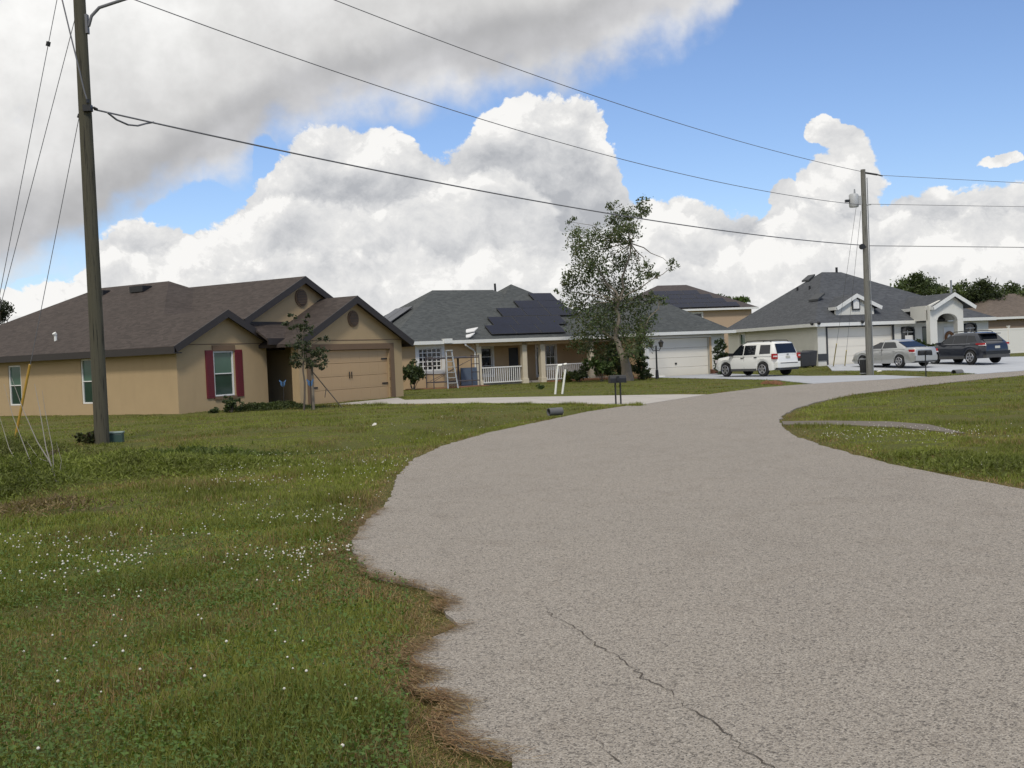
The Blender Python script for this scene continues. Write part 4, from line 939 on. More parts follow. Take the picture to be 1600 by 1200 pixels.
    for px, py in ((1246, 454), (1265, 452)):
        q = H.hit(px, py, *LP); MB().tube([sk(q[0], q[1], q[2]-.1), sk(q[0], q[1], q[2]+.22)], .07, 8).build('vent_pipe', MT['black'], roof)
    q = (6.1, 6.5, 6.2); MB().tube([sk(*q), sk(6.1, 6.5, 6.62)], .08, 8).build('vent_pipe', MT['black'], roof)
    q = fx(1486, 446, 3.5); MB().tube([sk(q[0], 3.5, q[2]-1.2), sk(q[0], 3.5, q[2]+.36)], .07, 8).build('vent_pipe', MT['steel'], roof)
    for px, py in ((1268, 505), (1279, 504), (1347, 502)):
        q = fx(px, py, -.5); b = MB(); b.tube([sk(q[0], -.46, q[2]), sk(q[0], -.6, q[2]-.06)], .09, 8); b.build('flood_light', MT['black'], t)
    w = MB(); wx = (dx0+dx1)/2; rs = [(wx+.32*math.cos(a), -.09, 1.6+.32*math.sin(a)) for a in [i*math.pi/9 for i in range(19)]]; w.tube([sk(*p) for p in rs], .1, 7, cap=False)
    ob = w.build('door_wreath', MT['wreath']); ob.location = (H.o[0], H.o[1], 0); ob.rotation_euler = (0, 0, R(H.deg)); tag(ob, 'round autumn wreath hanging on the white entry door', 'wreath')
    return t
house_white()

def simple_house(name, label, o, deg, W, D, zw, zr, wall, roofm, eave, wins, zb=-.2, oh=.45, ridge=None, extra=None):
    Fm = Frame(o[0], o[1], deg); t = thing(name, label, 'house', (o[0], o[1], 0), R(deg))
    w = MB(); w.wall_y(0, W, 0, zb, zw, .2, [(a, b, c, d) for a, b, c, d in wins]); w.box(0, .2, .2, D, zb, zw); w.box(W-.2, W, .2, D, zb, zw); w.box(.2, W-.2, D-.2, D, zb, zw); w.build('wall', MT[wall], t)
    rf = MB(); h = ridge or (D/2+oh); hip(rf, -oh, W+oh, -oh, D+oh, zw+.1, (h-oh, D/2, zr), (W-h+oh, D/2, zr)); roof = rf.build('roof', MT[roofm], t)
    g = MB(); g.box(-oh-.08, W+oh+.08, -oh-.08, -oh+.02, zw-.1, zw+.09); g.box(-oh-.08, -oh+.02, -oh+.02, D+oh, zw-.1, zw+.088); g.box(-oh, W+oh, -oh+.02, 0, zw-.08, zw-.06); g.build('fascia', MT[eave], t)
    for a, b, c, d in wins: window(t, 'y', 0, a+.01, b-.01, c+.01, d-.01, 2, 1, 'glass_dark', trim='white', tw=.1)
    return Fm, t
# two storey house behind, and the tan neighbour on the right
o = AT(985, 482, 104)
Fm, two = simple_house('two_storey_house', 'peach two storey house with dark solar roof seen between the nearer roofs', o, 14, 12.6, 9.5, 5.3, 8.05, 'peach', 'roof_far', 'gutter', [(6.2, 7.35, 3.9, 5.0)])
solar_rows(two, Fm, (-.45, -.45, 5.4), (13, -.45, 5.4), (4.7, 4.75, 8.05), [((.9+i*.75, -.4+i*.92, 5.44+i*.47), 6-i) for i in range(4)], pw=1.7)
o = AT(1538, 520, 92); simple_house('tan_roof_house', 'taupe house with tan shingle roof behind the white fence at right', o, 16, 18, 11, 3.05, 5.35, 'taupe', 'roof_tan', 'gutter', [(4.6, 6.0, 1.4, 2.4)])
# ------------------------------------------------------------------ white vinyl fence
def fence():
    a = AT(1540, 553, 77.5); b = AT(1690, 556, 82); a[2] = gz(a[0], a[1]); L = math.hypot(b[0]-a[0], b[1]-a[1]); ang = math.atan2(b[1]-a[1], b[0]-a[0])
    t = thing('vinyl_fence', 'white vinyl privacy fence right of the white house', 'fence', (a[0], a[1], a[2]), ang); n = int(L/2.4)
    for i in range(n+1): p = MB(); p.box(i*2.4-.06, i*2.4+.06, -.06, .06, -.1, 1.95); p.box(i*2.4-.09, i*2.4+.09, -.09, .09, 1.95, 2.02); p.build('post', MT['vinyl'], t)
    for i in range(n):
        p = MB()
        for k in range(14): p.box(i*2.4+.06+k*.163, i*2.4+.06+k*.163+.159, -.012, .012, .1, 1.72)
        p.box(i*2.4+.06, i*2.4+2.34, -.025, .025, 1.72, 1.84); p.box(i*2.4+.06, i*2.4+2.34, -.025, .025, .02, .1); p.build('panel', MT['vinyl'], t)
fence()

# ------------------------------------------------------------------ vehicles
def car(name, label, cat, loc, heading, sp, body, group='cars parked in the driveways'):
    t = thing(name, label, cat, loc, heading, group); L, W = sp['L'], sp['W']/2; rw = sp['rw']; ra = rw+.055; fx_, rx_ = sp['front'], sp['rear']
    top = sp['top']; xs = sorted(set([-L/2+L*i/56 for i in range(57)]+[p[0] for p in top]+[w+ra*math.cos(a) for w in (fx_, rx_) for a in np.linspace(0, math.pi, 11)])); xs = [x for x in xs if -L/2 <= x <= L/2]
    tx = [p[0] for p in top]; tz = [p[1] for p in top]
    verts = []; ring = 16
    for x in xs:
        e = abs(x)/(L/2); zt = float(np.interp(x, tx, tz)); nose = smooth(.8, 1.0, e)
        w = W*(1-.16*float(nose)**1.5-.03*e*e); zb = sp['zb']+ (.10*float(smooth(.84, 1, e)))
        zs = zb
        for xw in (fx_, rx_):
            if abs(x-xw) < ra: zs = max(zs, rw+math.sqrt(ra*ra-(x-xw)**2))
        zs = min(zs, zt-.2); zm = zs+(zt-zs)*.45; zh = max(zm+.02, zt-.16)
        half = [(0, zb), (w*.72, zb), (w*.72, zs), (w*.955, zs), (w*.992, zs+(zm-zs)*.5), (w, zm), (w*.985, zh), (w*.93, zt-.035), (w*.82, zt)]
        pts = half+[(-a, b) for a, b in half[::-1][:-1]]
        verts += [(x, a, b) for a, b in pts]; ring = len(pts)
    fs = [(i*ring+k, i*ring+(k+1) % ring, (i+1)*ring+(k+1) % ring, (i+1)*ring+k) for i in range(len(xs)-1) for k in range(ring)]
    fs += [tuple(range(ring)), tuple(range((len(xs)-1)*ring, len(xs)*ring))[::-1]]
    mb = MB(); mb.add(verts, fs); bd = mb.build('body', MT[body], t, smooth=38)
    # cabin
    c = sp['cab']; zb, zr = c['zb'], c['zr']; yb, yr = W*.955, W*c['tumble']
    lv = [(c['fb'], c['rb'], yb, zb-.06), (c['fb'], c['rb'], yb, zb), (c['ft'], c['rt'], yr, zr-.10), (c['ft']-.12, c['rt']+.1, yr-.05, zr-.035), (c['ft']-.38, c['rt']+.3, yr-.2, zr)]
    vs = []
    for f_, r_, y, z in lv:
        cr = .10*y; mid = (f_+r_)/2
        vs += [(f_, 0, z), (f_-.03, y*.6, z), (f_-.16, y*.95, z), (f_-.3, y, z), (mid, y*1.005, z), (r_+.16, y, z), (r_+.04, y*.94, z), (r_, y*.6, z), (r_-.005, 0, z),
               (r_, -y*.6, z), (r_+.04, -y*.94, z), (r_+.16, -y, z), (mid, -y*1.005, z), (f_-.3, -y, z), (f_-.16, -y*.95, z), (f_-.03, -y*.6, z)]
    m = 16; fs = [(i*m+k, i*m+(k+1) % m, (i+1)*m+(k+1) % m, (i+1)*m+k) for i in range(len(lv)-1) for k in range(m)]+[tuple(range(len(vs)-m, len(vs)))]
    MB().add(vs, fs).build('roof', MT[body], t, smooth=40)
    def yside(z): return yb+(yr-yb)*(z-zb)/(zr-.10-zb)+.008
    for s in (1, -1):
        for q in sp['glass']:
            g = MB(); n = len(q); vs = [(x, s*yside(z), z) for x, z in q]; g.add(vs+[(x, y-s*.02, z) for x, y, z in vs], [tuple(range(n)), tuple(range(2*n-1, n-1, -1))]+[(i, n+i, n+(i+1) % n, (i+1) % n) for i in range(n)]); g.build('side_window', MT['glass_car'], t)
    def slope(f0, z0, f1, z1, y0, y1, off, nm):
        d = Vector((z1-z0, 0, -(f1-f0))).normalized()*off
        vs = [(f0+d.x, -y0, z0+d.z), (f0+d.x, y0, z0+d.z), (f1+d.x, y1, z1+d.z), (f1+d.x, -y1, z1+d.z)]
        g = MB(); g.add(vs+[(a-d.x*1.6, b, cz-d.z*1.6) for a, b, cz in vs], [(0,1,2,3),(7,6,5,4),(0,4,5,1),(1,5,6,2),(2,6,7,3),(3,7,4,0)]); return g.build(nm, MT['glass_car'], t)
    def at(z, a, b): return a+(b-a)*(z-zb)/(zr-.10-zb)
    slope(at(zb+.04, c['fb'], c['ft'])-.02, zb+.04, at(zr-.14, c['fb'], c['ft'])-.02, zr-.14, yb*.8, yr*.82, .03, 'windscreen')
    z0, z1 = sp['rearglass']; slope(at(z0, c['rb'], c['rt']), z0, at(z1, c['rb'], c['rt']), z1, yb*sp.get('rgw', .8), yr*.86, -.02, 'rear_window')
    # wheels
    for xw in (fx_, rx_):
        for s in (1, -1):
            y0 = s*(W-.2); y1 = s*(W-.012); ty = MB(); ty.tube([(xw, y0, rw), (xw, y0+s*.02, rw), (xw, y1-s*.03, rw), (xw, y1, rw)], [rw*.9, rw, rw, rw*.93], 28); tyre = ty.build('wheel', MT['tyre'], t, smooth=50)
            rm = MB(); rm.tube([(xw, y1-s*.01, rw), (xw, y1+s*.004, rw)], [rw*.68, rw*.66], 24)
            rim = rm.build('rim', MT['black'], tyre)
            for k in range(5):
                a = k*1.2566+.3; sp_ = MB(); sp_.beam((xw+.03*math.cos(a), y1+s*.02, rw+.03*math.sin(a)), (xw+rw*.64*math.cos(a), y1+s*.014, rw+rw*.64*math.sin(a)), .085, .02, up=(0, s, 0)); sp_.build('spoke', MT['rim'], rim)
            ri = MB(); ri.tube([(xw+rw*.64*math.cos(i*math.pi/12), y1+s*.008, rw+rw*.64*math.sin(i*math.pi/12)) for i in range(25)], .018, 6, cap=False); ri.build('rim_lip', MT['rim'], rim)
    # trims
    for nm, mat, boxes in sp['bits']:
        for bx in boxes:
            for s in ((1, -1) if bx[6:] == ('m',) else (1,)):
                x0, x1, ya, yb_, za, zb_ = bx[:6]; ys = sorted((s*ya, s*yb_)); b = MB(); b.box(x0, x1, ys[0], ys[1], za, zb_); b.build(nm, MT[mat], t, bevel=.012)
    if 'rails' in sp:
        for s in (1, -1):
            r0, r1, z = sp['rails']; y = s*(yr-.1); MB().tube([(r0, y, z-.03), (r0-.12, y, z+.05), ((r0+r1)/2, y, z+.075), (r1+.12, y, z+.05), (r1, y, z-.03)], .022, 6).build('roof_rail', MT['black'], t)
    return t
def heading(dx, dy): return math.atan2(dy, dx)
def place(px, d, hx, hy, rear, W):
    """car origin so that its near rear wheel stands under pixel column px at depth d"""
    h = np.array([hx, hy])/math.hypot(hx, hy); l = np.array([-h[1], h[0]]); p = AT(px, 580, d)[:2]; c = p-l*(W/2-.1)-h*rear; return (c[0], c[1], gz(c[0], c[1])+.028), heading(*h)

suv = dict(L=4.42, W=1.81, rw=.36, front=1.34, rear=-1.28, zb=.3, top=[(-2.21,.62),(-2.19,.95),(-2.12,1.06),(1.0,1.07),(1.35,1.04),(1.9,.98),(2.12,.86),(2.21,.6)],
    cab=dict(zb=1.06, zr=1.735, tumble=.80, fb=1.12, rb=-2.15, ft=.32, rt=-1.93),
    glass=[[(.9,1.1),(.08,1.09),(.05,1.585),(.36,1.585)],[(.02,1.09),(-.78,1.1),(-.8,1.585),(-.01,1.585)],[(-1.06,1.12),(-1.8,1.14),(-1.75,1.585),(-1.08,1.585)]], rearglass=(1.14, 1.62), rgw=.78,
    rails=(.1, -1.7, 1.74),
    bits=[('tail_light','red',[(-2.2,-1.93,.72,.905,.86,1.13,'m')]),('tail_light_lens','clearlens',[(-2.207,-2.05,.76,.909,.955,1.03,'m')]),('bumper','car_white',[(-2.27,-2.0,-.82,.82,.42,.7)]),('bumper_step','car_trim',[(-2.285,-2.1,-.62,.62,.63,.665)]),
          ('license_plate','plate',[(-2.215,-2.19,-.15,.16,.88,1.0)]),('cladding','car_trim',[(-.86,.92,.84,.9,.27,.4,'m')]),('door_handle','black',[(.02,.2,.88,.925,.93,.97,'m'),(-.92,-.74,.88,.925,.95,.99,'m')]),('mirror','black',[(.72,.88,.9,1.1,1.05,1.22,'m')]),
          ('headlight','clearlens',[(1.95,2.17,.5,.8,.72,.88,'m')]),('rear_emblem','black',[(-2.2,-2.185,-.07,.07,1.06,1.1)]),('lower_valance','car_trim',[(-2.2,-1.95,-.76,.76,.3,.42)]),('door_seam','car_trim',[(-.028,-.012,.84,.9,.42,1.05,'m'),(.985,.999,.8,.895,.42,1.04,'m')])])
loc, hd = place(1193, 55.0, -.55, .84, -1.28, 1.81); car('parked_suv', 'white boxy suv parked beside the rounded green shrub', 'suv', loc, hd, suv, 'car_white')
sed = dict(L=4.8, W=1.82, rw=.33, front=1.42, rear=-1.36, zb=.22, top=[(-2.4,.6),(-2.37,.92),(-2.25,1.03),(-1.6,1.04),(.9,.98),(1.5,.93),(2.05,.83),(2.3,.7),(2.4,.52)],
    cab=dict(zb=.98, zr=1.47, tumble=.74, fb=1.25, rb=-1.88, ft=.22, rt=-.98),
    glass=[[(.82,1.02),(-.05,1.02),(-.08,1.35),(.22,1.345)],[(-.12,1.02),(-1.2,1.04),(-.95,1.32),(-.8,1.35),(-.15,1.35)]], rearglass=(1.05, 1.34), rgw=.78,
    bits=[('tail_light','red',[(-2.33,-2.02,.55,.865,.8,.93,'m')]),('tail_light_lens','clearlens',[(-2.37,-2.1,.58,.862,.735,.79,'m')]),('license_plate','plate',[(-2.415,-2.395,-.17,.17,.72,.85)]),('bumper','car_silver',[(-2.42,-2.15,-.74,.74,.36,.6)]),
          ('door_handle','car_silver',[(-.1,.08,.88,.925,.84,.87,'m'),(-1.08,-.9,.88,.925,.86,.89,'m')]),('mirror','car_silver',[(.74,.9,.9,1.08,.98,1.12,'m')]),('headlight','clearlens',[(1.9,2.2,.55,.8,.62,.75,'m')]),('lower_valance','black',[(-2.38,-2.1,-.68,.68,.25,.37)]),('door_seam','car_trim',[(-.112,-.098,.84,.908,.34,1.0,'m')])])
loc, hd = place(1407, 57.3, -.4, .916, -1.36, 1.82); car('parked_sedan', 'silver sedan parked in front of the white garage door', 'car', loc, hd, sed, 'car_silver')
suv2 = dict(L=4.6, W=1.86, rw=.365, front=1.36, rear=-1.3, zb=.3, top=[(-2.3,.66),(-2.28,1.0),(-2.2,1.1),(.9,1.07),(1.4,1.03),(1.95,.93),(2.22,.78),(2.3,.6)],
    cab=dict(zb=1.06, zr=1.68, tumble=.76, fb=1.2, rb=-2.2, ft=.28, rt=-1.62),
    glass=[[(.86,1.1),(-.02,1.1),(-.05,1.53),(.3,1.52)],[(-.08,1.1),(-.98,1.11),(-.98,1.53),(-.1,1.535)],[(-1.04,1.12),(-1.72,1.2),(-1.5,1.49),(-1.04,1.525)]], rearglass=(1.2, 1.54), rgw=.74,
    rails=(.2, -1.4, 1.685),
    bits=[('tail_light','red',[(-2.2,-1.72,.6,.915,1.0,1.1,'m')]),('tail_light_lens','clearlens',[(-2.262,-1.9,.62,.9,.955,1.0,'m')]),('license_plate','plate',[(-2.315,-2.29,-.17,.17,.8,.93)]),('bumper','car_dark',[(-2.35,-2.05,-.82,.82,.5,.68)]),('lower_valance','car_trim',[(-2.34,-2.0,-.8,.8,.32,.49)]),
          ('cladding','car_trim',[(-.9,.95,.86,.925,.28,.42,'m')]),('door_handle','car_dark',[(.0,.18,.9,.945,.94,.97,'m'),(-.95,-.77,.9,.945,.96,.99,'m')]),('mirror','car_dark',[(.74,.92,.92,1.12,1.04,1.2,'m')]),('headlight','clearlens',[(1.95,2.2,.5,.82,.74,.84,'m')]),('spoiler','black',[(-1.95,-1.6,-.62,.62,1.57,1.6)]),('belt_trim','rim',[(-1.3,.8,.885,.905,1.068,1.085,'m')])])
loc, hd = place(1518, 57.6, -.36, .933, -1.3, 1.86); car('parked_suv', 'dark slate blue suv parked before the arched entry', 'suv', loc, hd, suv2, 'car_dark')

# ------------------------------------------------------------------ poles and wires
def pole_left():
    b = GG(160, 694); base = (b[0], b[1], b[2]-.1); d = b[1]; t = thing('utility_pole', 'tall near wooden utility pole with street lamp arm in front of the tan house', 'utility pole', base, group='wooden utility poles')
    q = lambda px, py, dd=0: local(base, AT(px, py, d+dd)); top = q(114, -185); H = top[2]
    MB().tube([(0,0,-.3), (0,0,.2), (.0,0,H*.5), (.0,0,H)], [.165,.162,.145,.12], 22).build('shaft', MT['wood_pole'], t, smooth=60)
    a = MB(); p0 = np.array(q(139, 40)); a.tube([tuple(p0+[-.12,0,-.05]), tuple(p0+[0,0,.0]), q(143,25), q(155,12), q(200,-3), q(300,-30)], .036, 8); a.build('lamp_arm', MT['wire'], t, smooth=60)
    a = MB(); a.tube([q(300,-30), q(318,-34)], [.12,.16], 12); a.tube([q(318,-34), q(360,-38)], [.16,.1], 12); a.build('lamp_head', MT['steel'], t, smooth=50)
    m = MB(); m.box(.1, .17, -.06, .06, q(139,44)[2]-.12, q(139,44)[2]+.3); m.build('bracket', MT['wire'], t)
    c = MB(); c.tube([q(90,-30), q(108,45,-.2), q(124,110,-.25), q(131,140,-.22), q(137,160,-.2)], .018, 6); c.build('cable', MT['wire'], t)
    m = MB(); m.box(.02, .2, -.2, -.06, q(140,172)[2]-.06, q(140,172)[2]+.08); m.tube([q(146,168), q(152,171)], .03, 6); m.build('clamp', MT['black'], t)
    m = MB(); m.tube([q(137,155,-.2), q(137,161,-.2)], .04, 8); m.tube([q(124,178), q(122,184)], .03, 6); m.build('bolt', MT['black'], t)
    return t, d
PL, dL = pole_left()
def pole_right():
    b = GG(1359, 586); base = (b[0], b[1], b[2]-.05); d = b[1]; t = thing('utility_pole', 'far grey utility pole with transformer in front of the white house', 'utility pole', base, group='wooden utility poles')
    q = lambda px, py, dd=0: local(base, AT(px, py, d+dd)); H = q(1347, 265)[2]
    MB().tube([(0,0,-.3), (0,0,.2), (0,0,H*.5), (0,0,H)], [.16,.155,.135,.11], 20).build('shaft', MT['wood_pole_grey'], t, smooth=60)
    c = q(1334, 313); tr = MB(); tr.tube([(c[0], -.0, c[2]-.32), (c[0], 0, c[2]-.28), (c[0], 0, c[2]+.24), (c[0], 0, c[2]+.3)], [.2,.22,.22,.17], 18); tr.box(c[0]+.1, -.1, -.03, .03, c[2]-.2, c[2]+.2)
    tf = tr.build('transformer', MT['trafo'], t, smooth=40); i = MB(); i.tube([(c[0]+.05, 0, c[2]+.3), (c[0]+.05, 0, c[2]+.52)], [.05,.03], 8); i.build('bushing', MT['steel'], tf)
    i = MB(); i.box(c[0]-.4, c[0]-.21, -.08, .08, c[2]-.08, c[2]+.04); i.build('fuse_box', MT['black'], tf)
    m = MB(); m.tube([q(1352, 270), q(1371, 273)], .045, 8); m.tube([q(1371,273), q(1379, 275)], .03, 6); m.build('insulator', MT['black'], t)
    m = MB(); c = q(1345, 386); m.tube([(c[0], -.25, c[2]), (c[0], -.12, c[2])], .13, 12); m.tube([(c[0], -.1, c[2]), (0, -.1, c[2])], .05, 8); m.build('cable_coil', MT['black'], t)
    m = MB(); m.tube([q(1353,320), q(1361,319)], .04, 8); m.build('spool_insulator', MT['steel'], t)
    m = MB(); hh = [(.17, -.02, z) for z in np.linspace(0, H*.96, 6)]; m.tube(hh, .022, 6); m.build('conduit', MT['steel'], t)
    return t, d
PR, dR = pole_right()
def wire(label, p0, p1, obs, r, name='power_line', loop=None, ext=None):
    """cable from p0 to p1 with the sag that brings it through an observed point"""
    p0 = np.array(p0); p1 = np.array(p1)
    def pts(s): return [p0+(p1-p0)*u-np.array([0,0,4*s*u*(1-u)]) for u in np.linspace(0, 1, 49)]
    s = 0.0
    if obs:
        lo, hi = -1.0, 5.0
        for _ in range(40):
            s = (lo+hi)/2; pr = [proj(p) for p in pts(s)]; y = np.interp(obs[0], [a for a, _ in pr], [b for _, b in pr])
            if y < obs[1]: lo = s
            else: hi = s
    P = pts(s); mid = tuple(P[24]); base = tuple(p0)
    mb = MB(); mb.tube([tuple(p-p0) for p in P], r, 6); o = mb.build(name, MT['wire'], loc=base); tag(o, label, 'cable', 'overhead lines between the poles'); return o, P
A = lambda px, py, d: AT(px, py, d)
wire('upper thin power line from off the top edge to the far pole tip', A(108, -170, dL), A(1346, 268, dR), (900, 140), .013)
wire('middle thin power line that slopes down to the grey transformer', A(116, -36, dL), A(1345, 320, dR), (745, 184), .013)
cable, CP = wire('thick dark cable strung low from the near pole past the oak top', A(147, 171, dL), A(1345, 383, dR), (900, 325), .021, 'communication_cable')
i0, i1 = CP[0], CP[0]
lo = [CP[0]+(CP[k]-CP[0]) for k in (0, 1, 2, 3)]
qq = [local(tuple(CP[0]), A(px, py, dL+.35*i)) for i, (px, py) in enumerate(((168,176),(182,187),(200,195),(215,196.5),(228,193),(240,191)))]
MB().tube(qq, .022, 6).build('slack_loop', MT['wire'], cable)
def east(px0, py0, py1, r, label, name='power_line', dip=0):
    a = A(px0, py0, dR); b = A(1600, py1, 53.07); e = a+(b-a)/.234; wire(label, a, e, (1600, py1+.0), r, name)
east(1378, 274, 286, .011, 'topmost line running right from the far pole tip'); east(1361, 319, 323, .011, 'line running right from below the transformer', ); east(1358, 384, 386.5, .017, 'lowest thick cable running right from the far pole', 'communication_cable')

def guy(label, top, foot, r=.0085, guard=None, gmat='yellow', group='guy wires of the poles', name='guy_wire', knob=None):
    foot = np.array(foot); t = thing(name, label, 'guy wire', tuple(foot), group=group); v = np.array(top)-foot
    MB().tube([(0,0,-.05), tuple(v)], r, 6).build('strand', MT['wire'], t)
    if guard:
        MB().tube([tuple(v/np.linalg.norm(v)*.05), tuple(v/np.linalg.norm(v)*guard)], .032, 8).build('guard', MT[gmat], t)
    if knob: MB().tube([tuple(v*(knob-.004)), tuple(v*(knob+.004))], .05, 8).build('insulator', MT['black'], t)
fl_ = GG(-50, 700)
f1 = np.array([*AT(-48, 690, 25.5)[:2], .0]); f1[2] = 0
guy('guy wire with black insulator rising from the left edge to the near pole', AT(121, -165, dL), f1, knob=.74)
guy('second bare guy wire just right of the one with an insulator', AT(119, 22, dL), f1+np.array([-.05, -.2, 0]))
g0 = GG(22, 694); guy('guy wire in a yellow guard left of the near pole', AT(124, 181, dL), g0, guard=2.0)
d3 = 62.0; f2 = AT(1302, 573, d3); guy('guy wire in the long faded yellow guard before the white garage', AT(1338, 322, dR+.3), f2, guard=2.25, gmat='yellow_pale', r=.008)
f3 = AT(1320, 572, d3); guy('guy wire in the shorter yellow guard before the white garage', AT(1345, 330, dR+.3), f3, guard=1.6, gmat='yellow_pale', r=.008)

# ------------------------------------------------------------------ street and yard furniture
def mailbox(px_l, px_r, py_foot, py_bot, py_top, d, w, label, posts):
    b = AT((px_l+px_r)/2, py_foot, d); base = (b[0], b[1], gz(b[0], b[1])); t = thing('mailbox', label, 'mailbox', base, R(12), 'black mailboxes by the road'); k = d/F
    zb = local(base, AT((px_l+px_r)/2, py_bot, d))[2]; zt = local(base, AT((px_l+px_r)/2, py_top, d))[2]; hw = (px_r-px_l)*k/2; r = (zt-zb)*.5
    out = [(-r*.95, zb), (r*.95, zb), (r*.95, zb+(zt-zb)*.5)]+[(r*.95*math.cos(a), zb+(zt-zb)*.5+r*math.sin(a)) for a in np.linspace(.2, math.pi-.2, 8)]+[(-r*.95, zb+(zt-zb)*.5)]
    m = MB(lambda x, y, z: (y, x, z)); m.prism_y(out, -hw, hw); bx = m.build('box', MT['black'], t)
    m = MB(lambda x, y, z: (y, x, z)); m.prism_y([(p[0]*1.06, zb+(p[1]-zb)*1.04-.01) for p in out], hw, hw+.02); m.build('door', MT['black'], bx)
    MB().box(-.05, .03, -r-.03, -r-.0, zb+.05, zb+.2).build('flag', MT['black'], bx)
    for x in posts: MB().tube([(x*hw, 0, -.2), (x*hw*1.0, 0, zb+.01)], .026, 8).build('post', MT['black'], t)
g = GG(967, 632.5); mailbox(953, 978, 632.5, 598, 586, g[1], .5, 'wide black mailbox on two posts at the end of the pale driveway', (-.25, .4))
g = GG(1446, 588); mailbox(1436, 1456, 588, 555, 547, g[1], .4, 'black mailbox on one post in front of the silver sedan', (.1,))

def lamp_post():
    d = 58.9; b = AT(1027, 593, d); base = (b[0], b[1], gz(b[0], b[1])); t = thing('lamp_post', 'black double lantern lamp post before the beige garage door', 'lamp post', base); q = lambda px, py: local(base, AT(px, py, d)); H = q(1025, 540)[2]
    m = MB(); m.tube([(0,0,-.1),(0,0,.05),(0,0,.5),(0,0,.55),(0,0,H)], [.11,.1,.075,.05,.04], 12); m.build('post', MT['black'], t)
    for s in (-1, 1):
        x = s*.27; m = MB(); m.tube([(0,0,H-.25),(x*.6,0,H-.28),(x,0,H-.1)], .02, 6); m.build('arm', MT['black'], t)
        m = MB(); m.tube([(x,0,H-.1),(x,0,H+.16)], [.07,.13], 6); ln = m.build('lantern', MT['brown_glass'], t)
        m = MB(); m.tube([(x,0,H+.16),(x,0,H+.27),(x,0,H+.33)], [.17,.06,.015], 6); m.build('cap', MT['black'], ln)
        m = MB(); [m.tube([(x+.07*math.cos(a),.07*math.sin(a),H-.1),(x+.13*math.cos(a),.13*math.sin(a),H+.16)], .014, 4) for a in [i*math.pi/3 for i in range(6)]]; m.build('cage', MT['black'], ln)
lamp_post()

def pvc():
    g1 = GG(867, 616); d = g1[1]; t = thing('pipe_frame', 'two white pvc pipe posts with an elbow top on the front lawn', 'pipe posts', (g1[0], g1[1], g1[2])); q = lambda px, py: local(g1, AT(px, py, d))
    MB().tube([(0,0,-.1), q(871.5,571)], .042, 8).build('post', MT['pvc'], t); MB().tube([q(871.5,571), q(878,570.5)], .045, 8).build('elbow', MT['pvc'], t)
    MB().tube([q(878.5,615.5), q(883.5,577)], .042, 8).build('post', MT['pvc'], t); MB().tube([q(881,569.5), q(885.5,568.5)], .04, 8).build('elbow', MT['pvc'], t)
pvc()

def scaffold():
    H = H2; t = thing('scaffold', 'dark steel scaffold frame against the beige house front', 'scaffold', (H.o[0], H.o[1], 0), R(H.deg)); y0, y1 = -1.5, -.6
    x0, x1 = H.onf(678, 600, y0)[0], H.onf(750, 600, y0)[0]
    for x in (x0, x1):
        for y in (y0, y1): MB().tube([(x, y, 0), (x, y, 1.75)], .028, 8).build('upright', MT['rust'], t)
    for x in (x0, x1):
        m = MB(); [m.tube([(x, y0, z), (x, y1, z)], .02, 6) for z in (.35, .8, 1.25, 1.7)]; m.build('ladder_end', MT['rust'], t)
    for y in (y0, y1):
        for z, r in ((1.62, .04), (.35, .03)): MB().tube([(x0, y, z), (x1, y, z)], r, 6).build('side_rail', MT['rust'], t)
    MB().tube([(x0, y0, .4), (x1-1, y0, 1.3)], .016, 6).build('brace', MT['rust'], t); MB().tube([(x0+.2, y1, .4), (x1, y1, 1.5)], .016, 6).build('brace', MT['rust'], t)
    MB().box(x0+.9, x1-.7, y0+.1, y1-.1, 1.63, 1.68).build('deck_board', MT['bluegrey'], t)
    xm = H.onf(717, 600, y1)[0]; MB().tube([(xm, y1, 0), (xm, y1, 1.65)], .06, 8).build('upright', MT['rust'], t)
    x = H.onf(733, 590, -.35)[0]; m = MB(); m.box(x-.5, x+.5, -.38, -.3, .05, 1.05); tp = m.build('tarp_board', MT['bluegrey']); tp.location = (H.o[0], H.o[1], 0); tp.rotation_euler = (0,0,R(H.deg)); tag(tp, 'blue grey board leaning behind the scaffold', 'board')
    # stepladder
    x = H.onf(708, 604, -2.0)[0]; s = thing('stepladder', 'pale aluminium stepladder standing in front of the scaffold', 'stepladder', tuple(H.w(x, -2.0, 0)), R(H.deg)); h = 2.0
    for sx in (-1, 1): MB().beam((sx*.3, 0, 0), (sx*.17, .32, h), .07, .035, up=(0,-1,.2)).build('front_rail', MT['aluminium'], s); MB().tube([(sx*.3+.28, .95, 0), (sx*.15+.03, .4, h-.05)], .02, 6).build('back_rail', MT['aluminium'], s)
    for i in range(1, 7): z = h*i/7; y = .32*i/7; w = .3-.13*i/7; MB().box(-w, w, y-.03, y+.1, z-.02, z+.02).build('step', MT['aluminium'], s)
    MB().box(-.2, .2, .25, .5, h, h+.06).build('top_cap', MT['aluminium'], s)
scaffold()

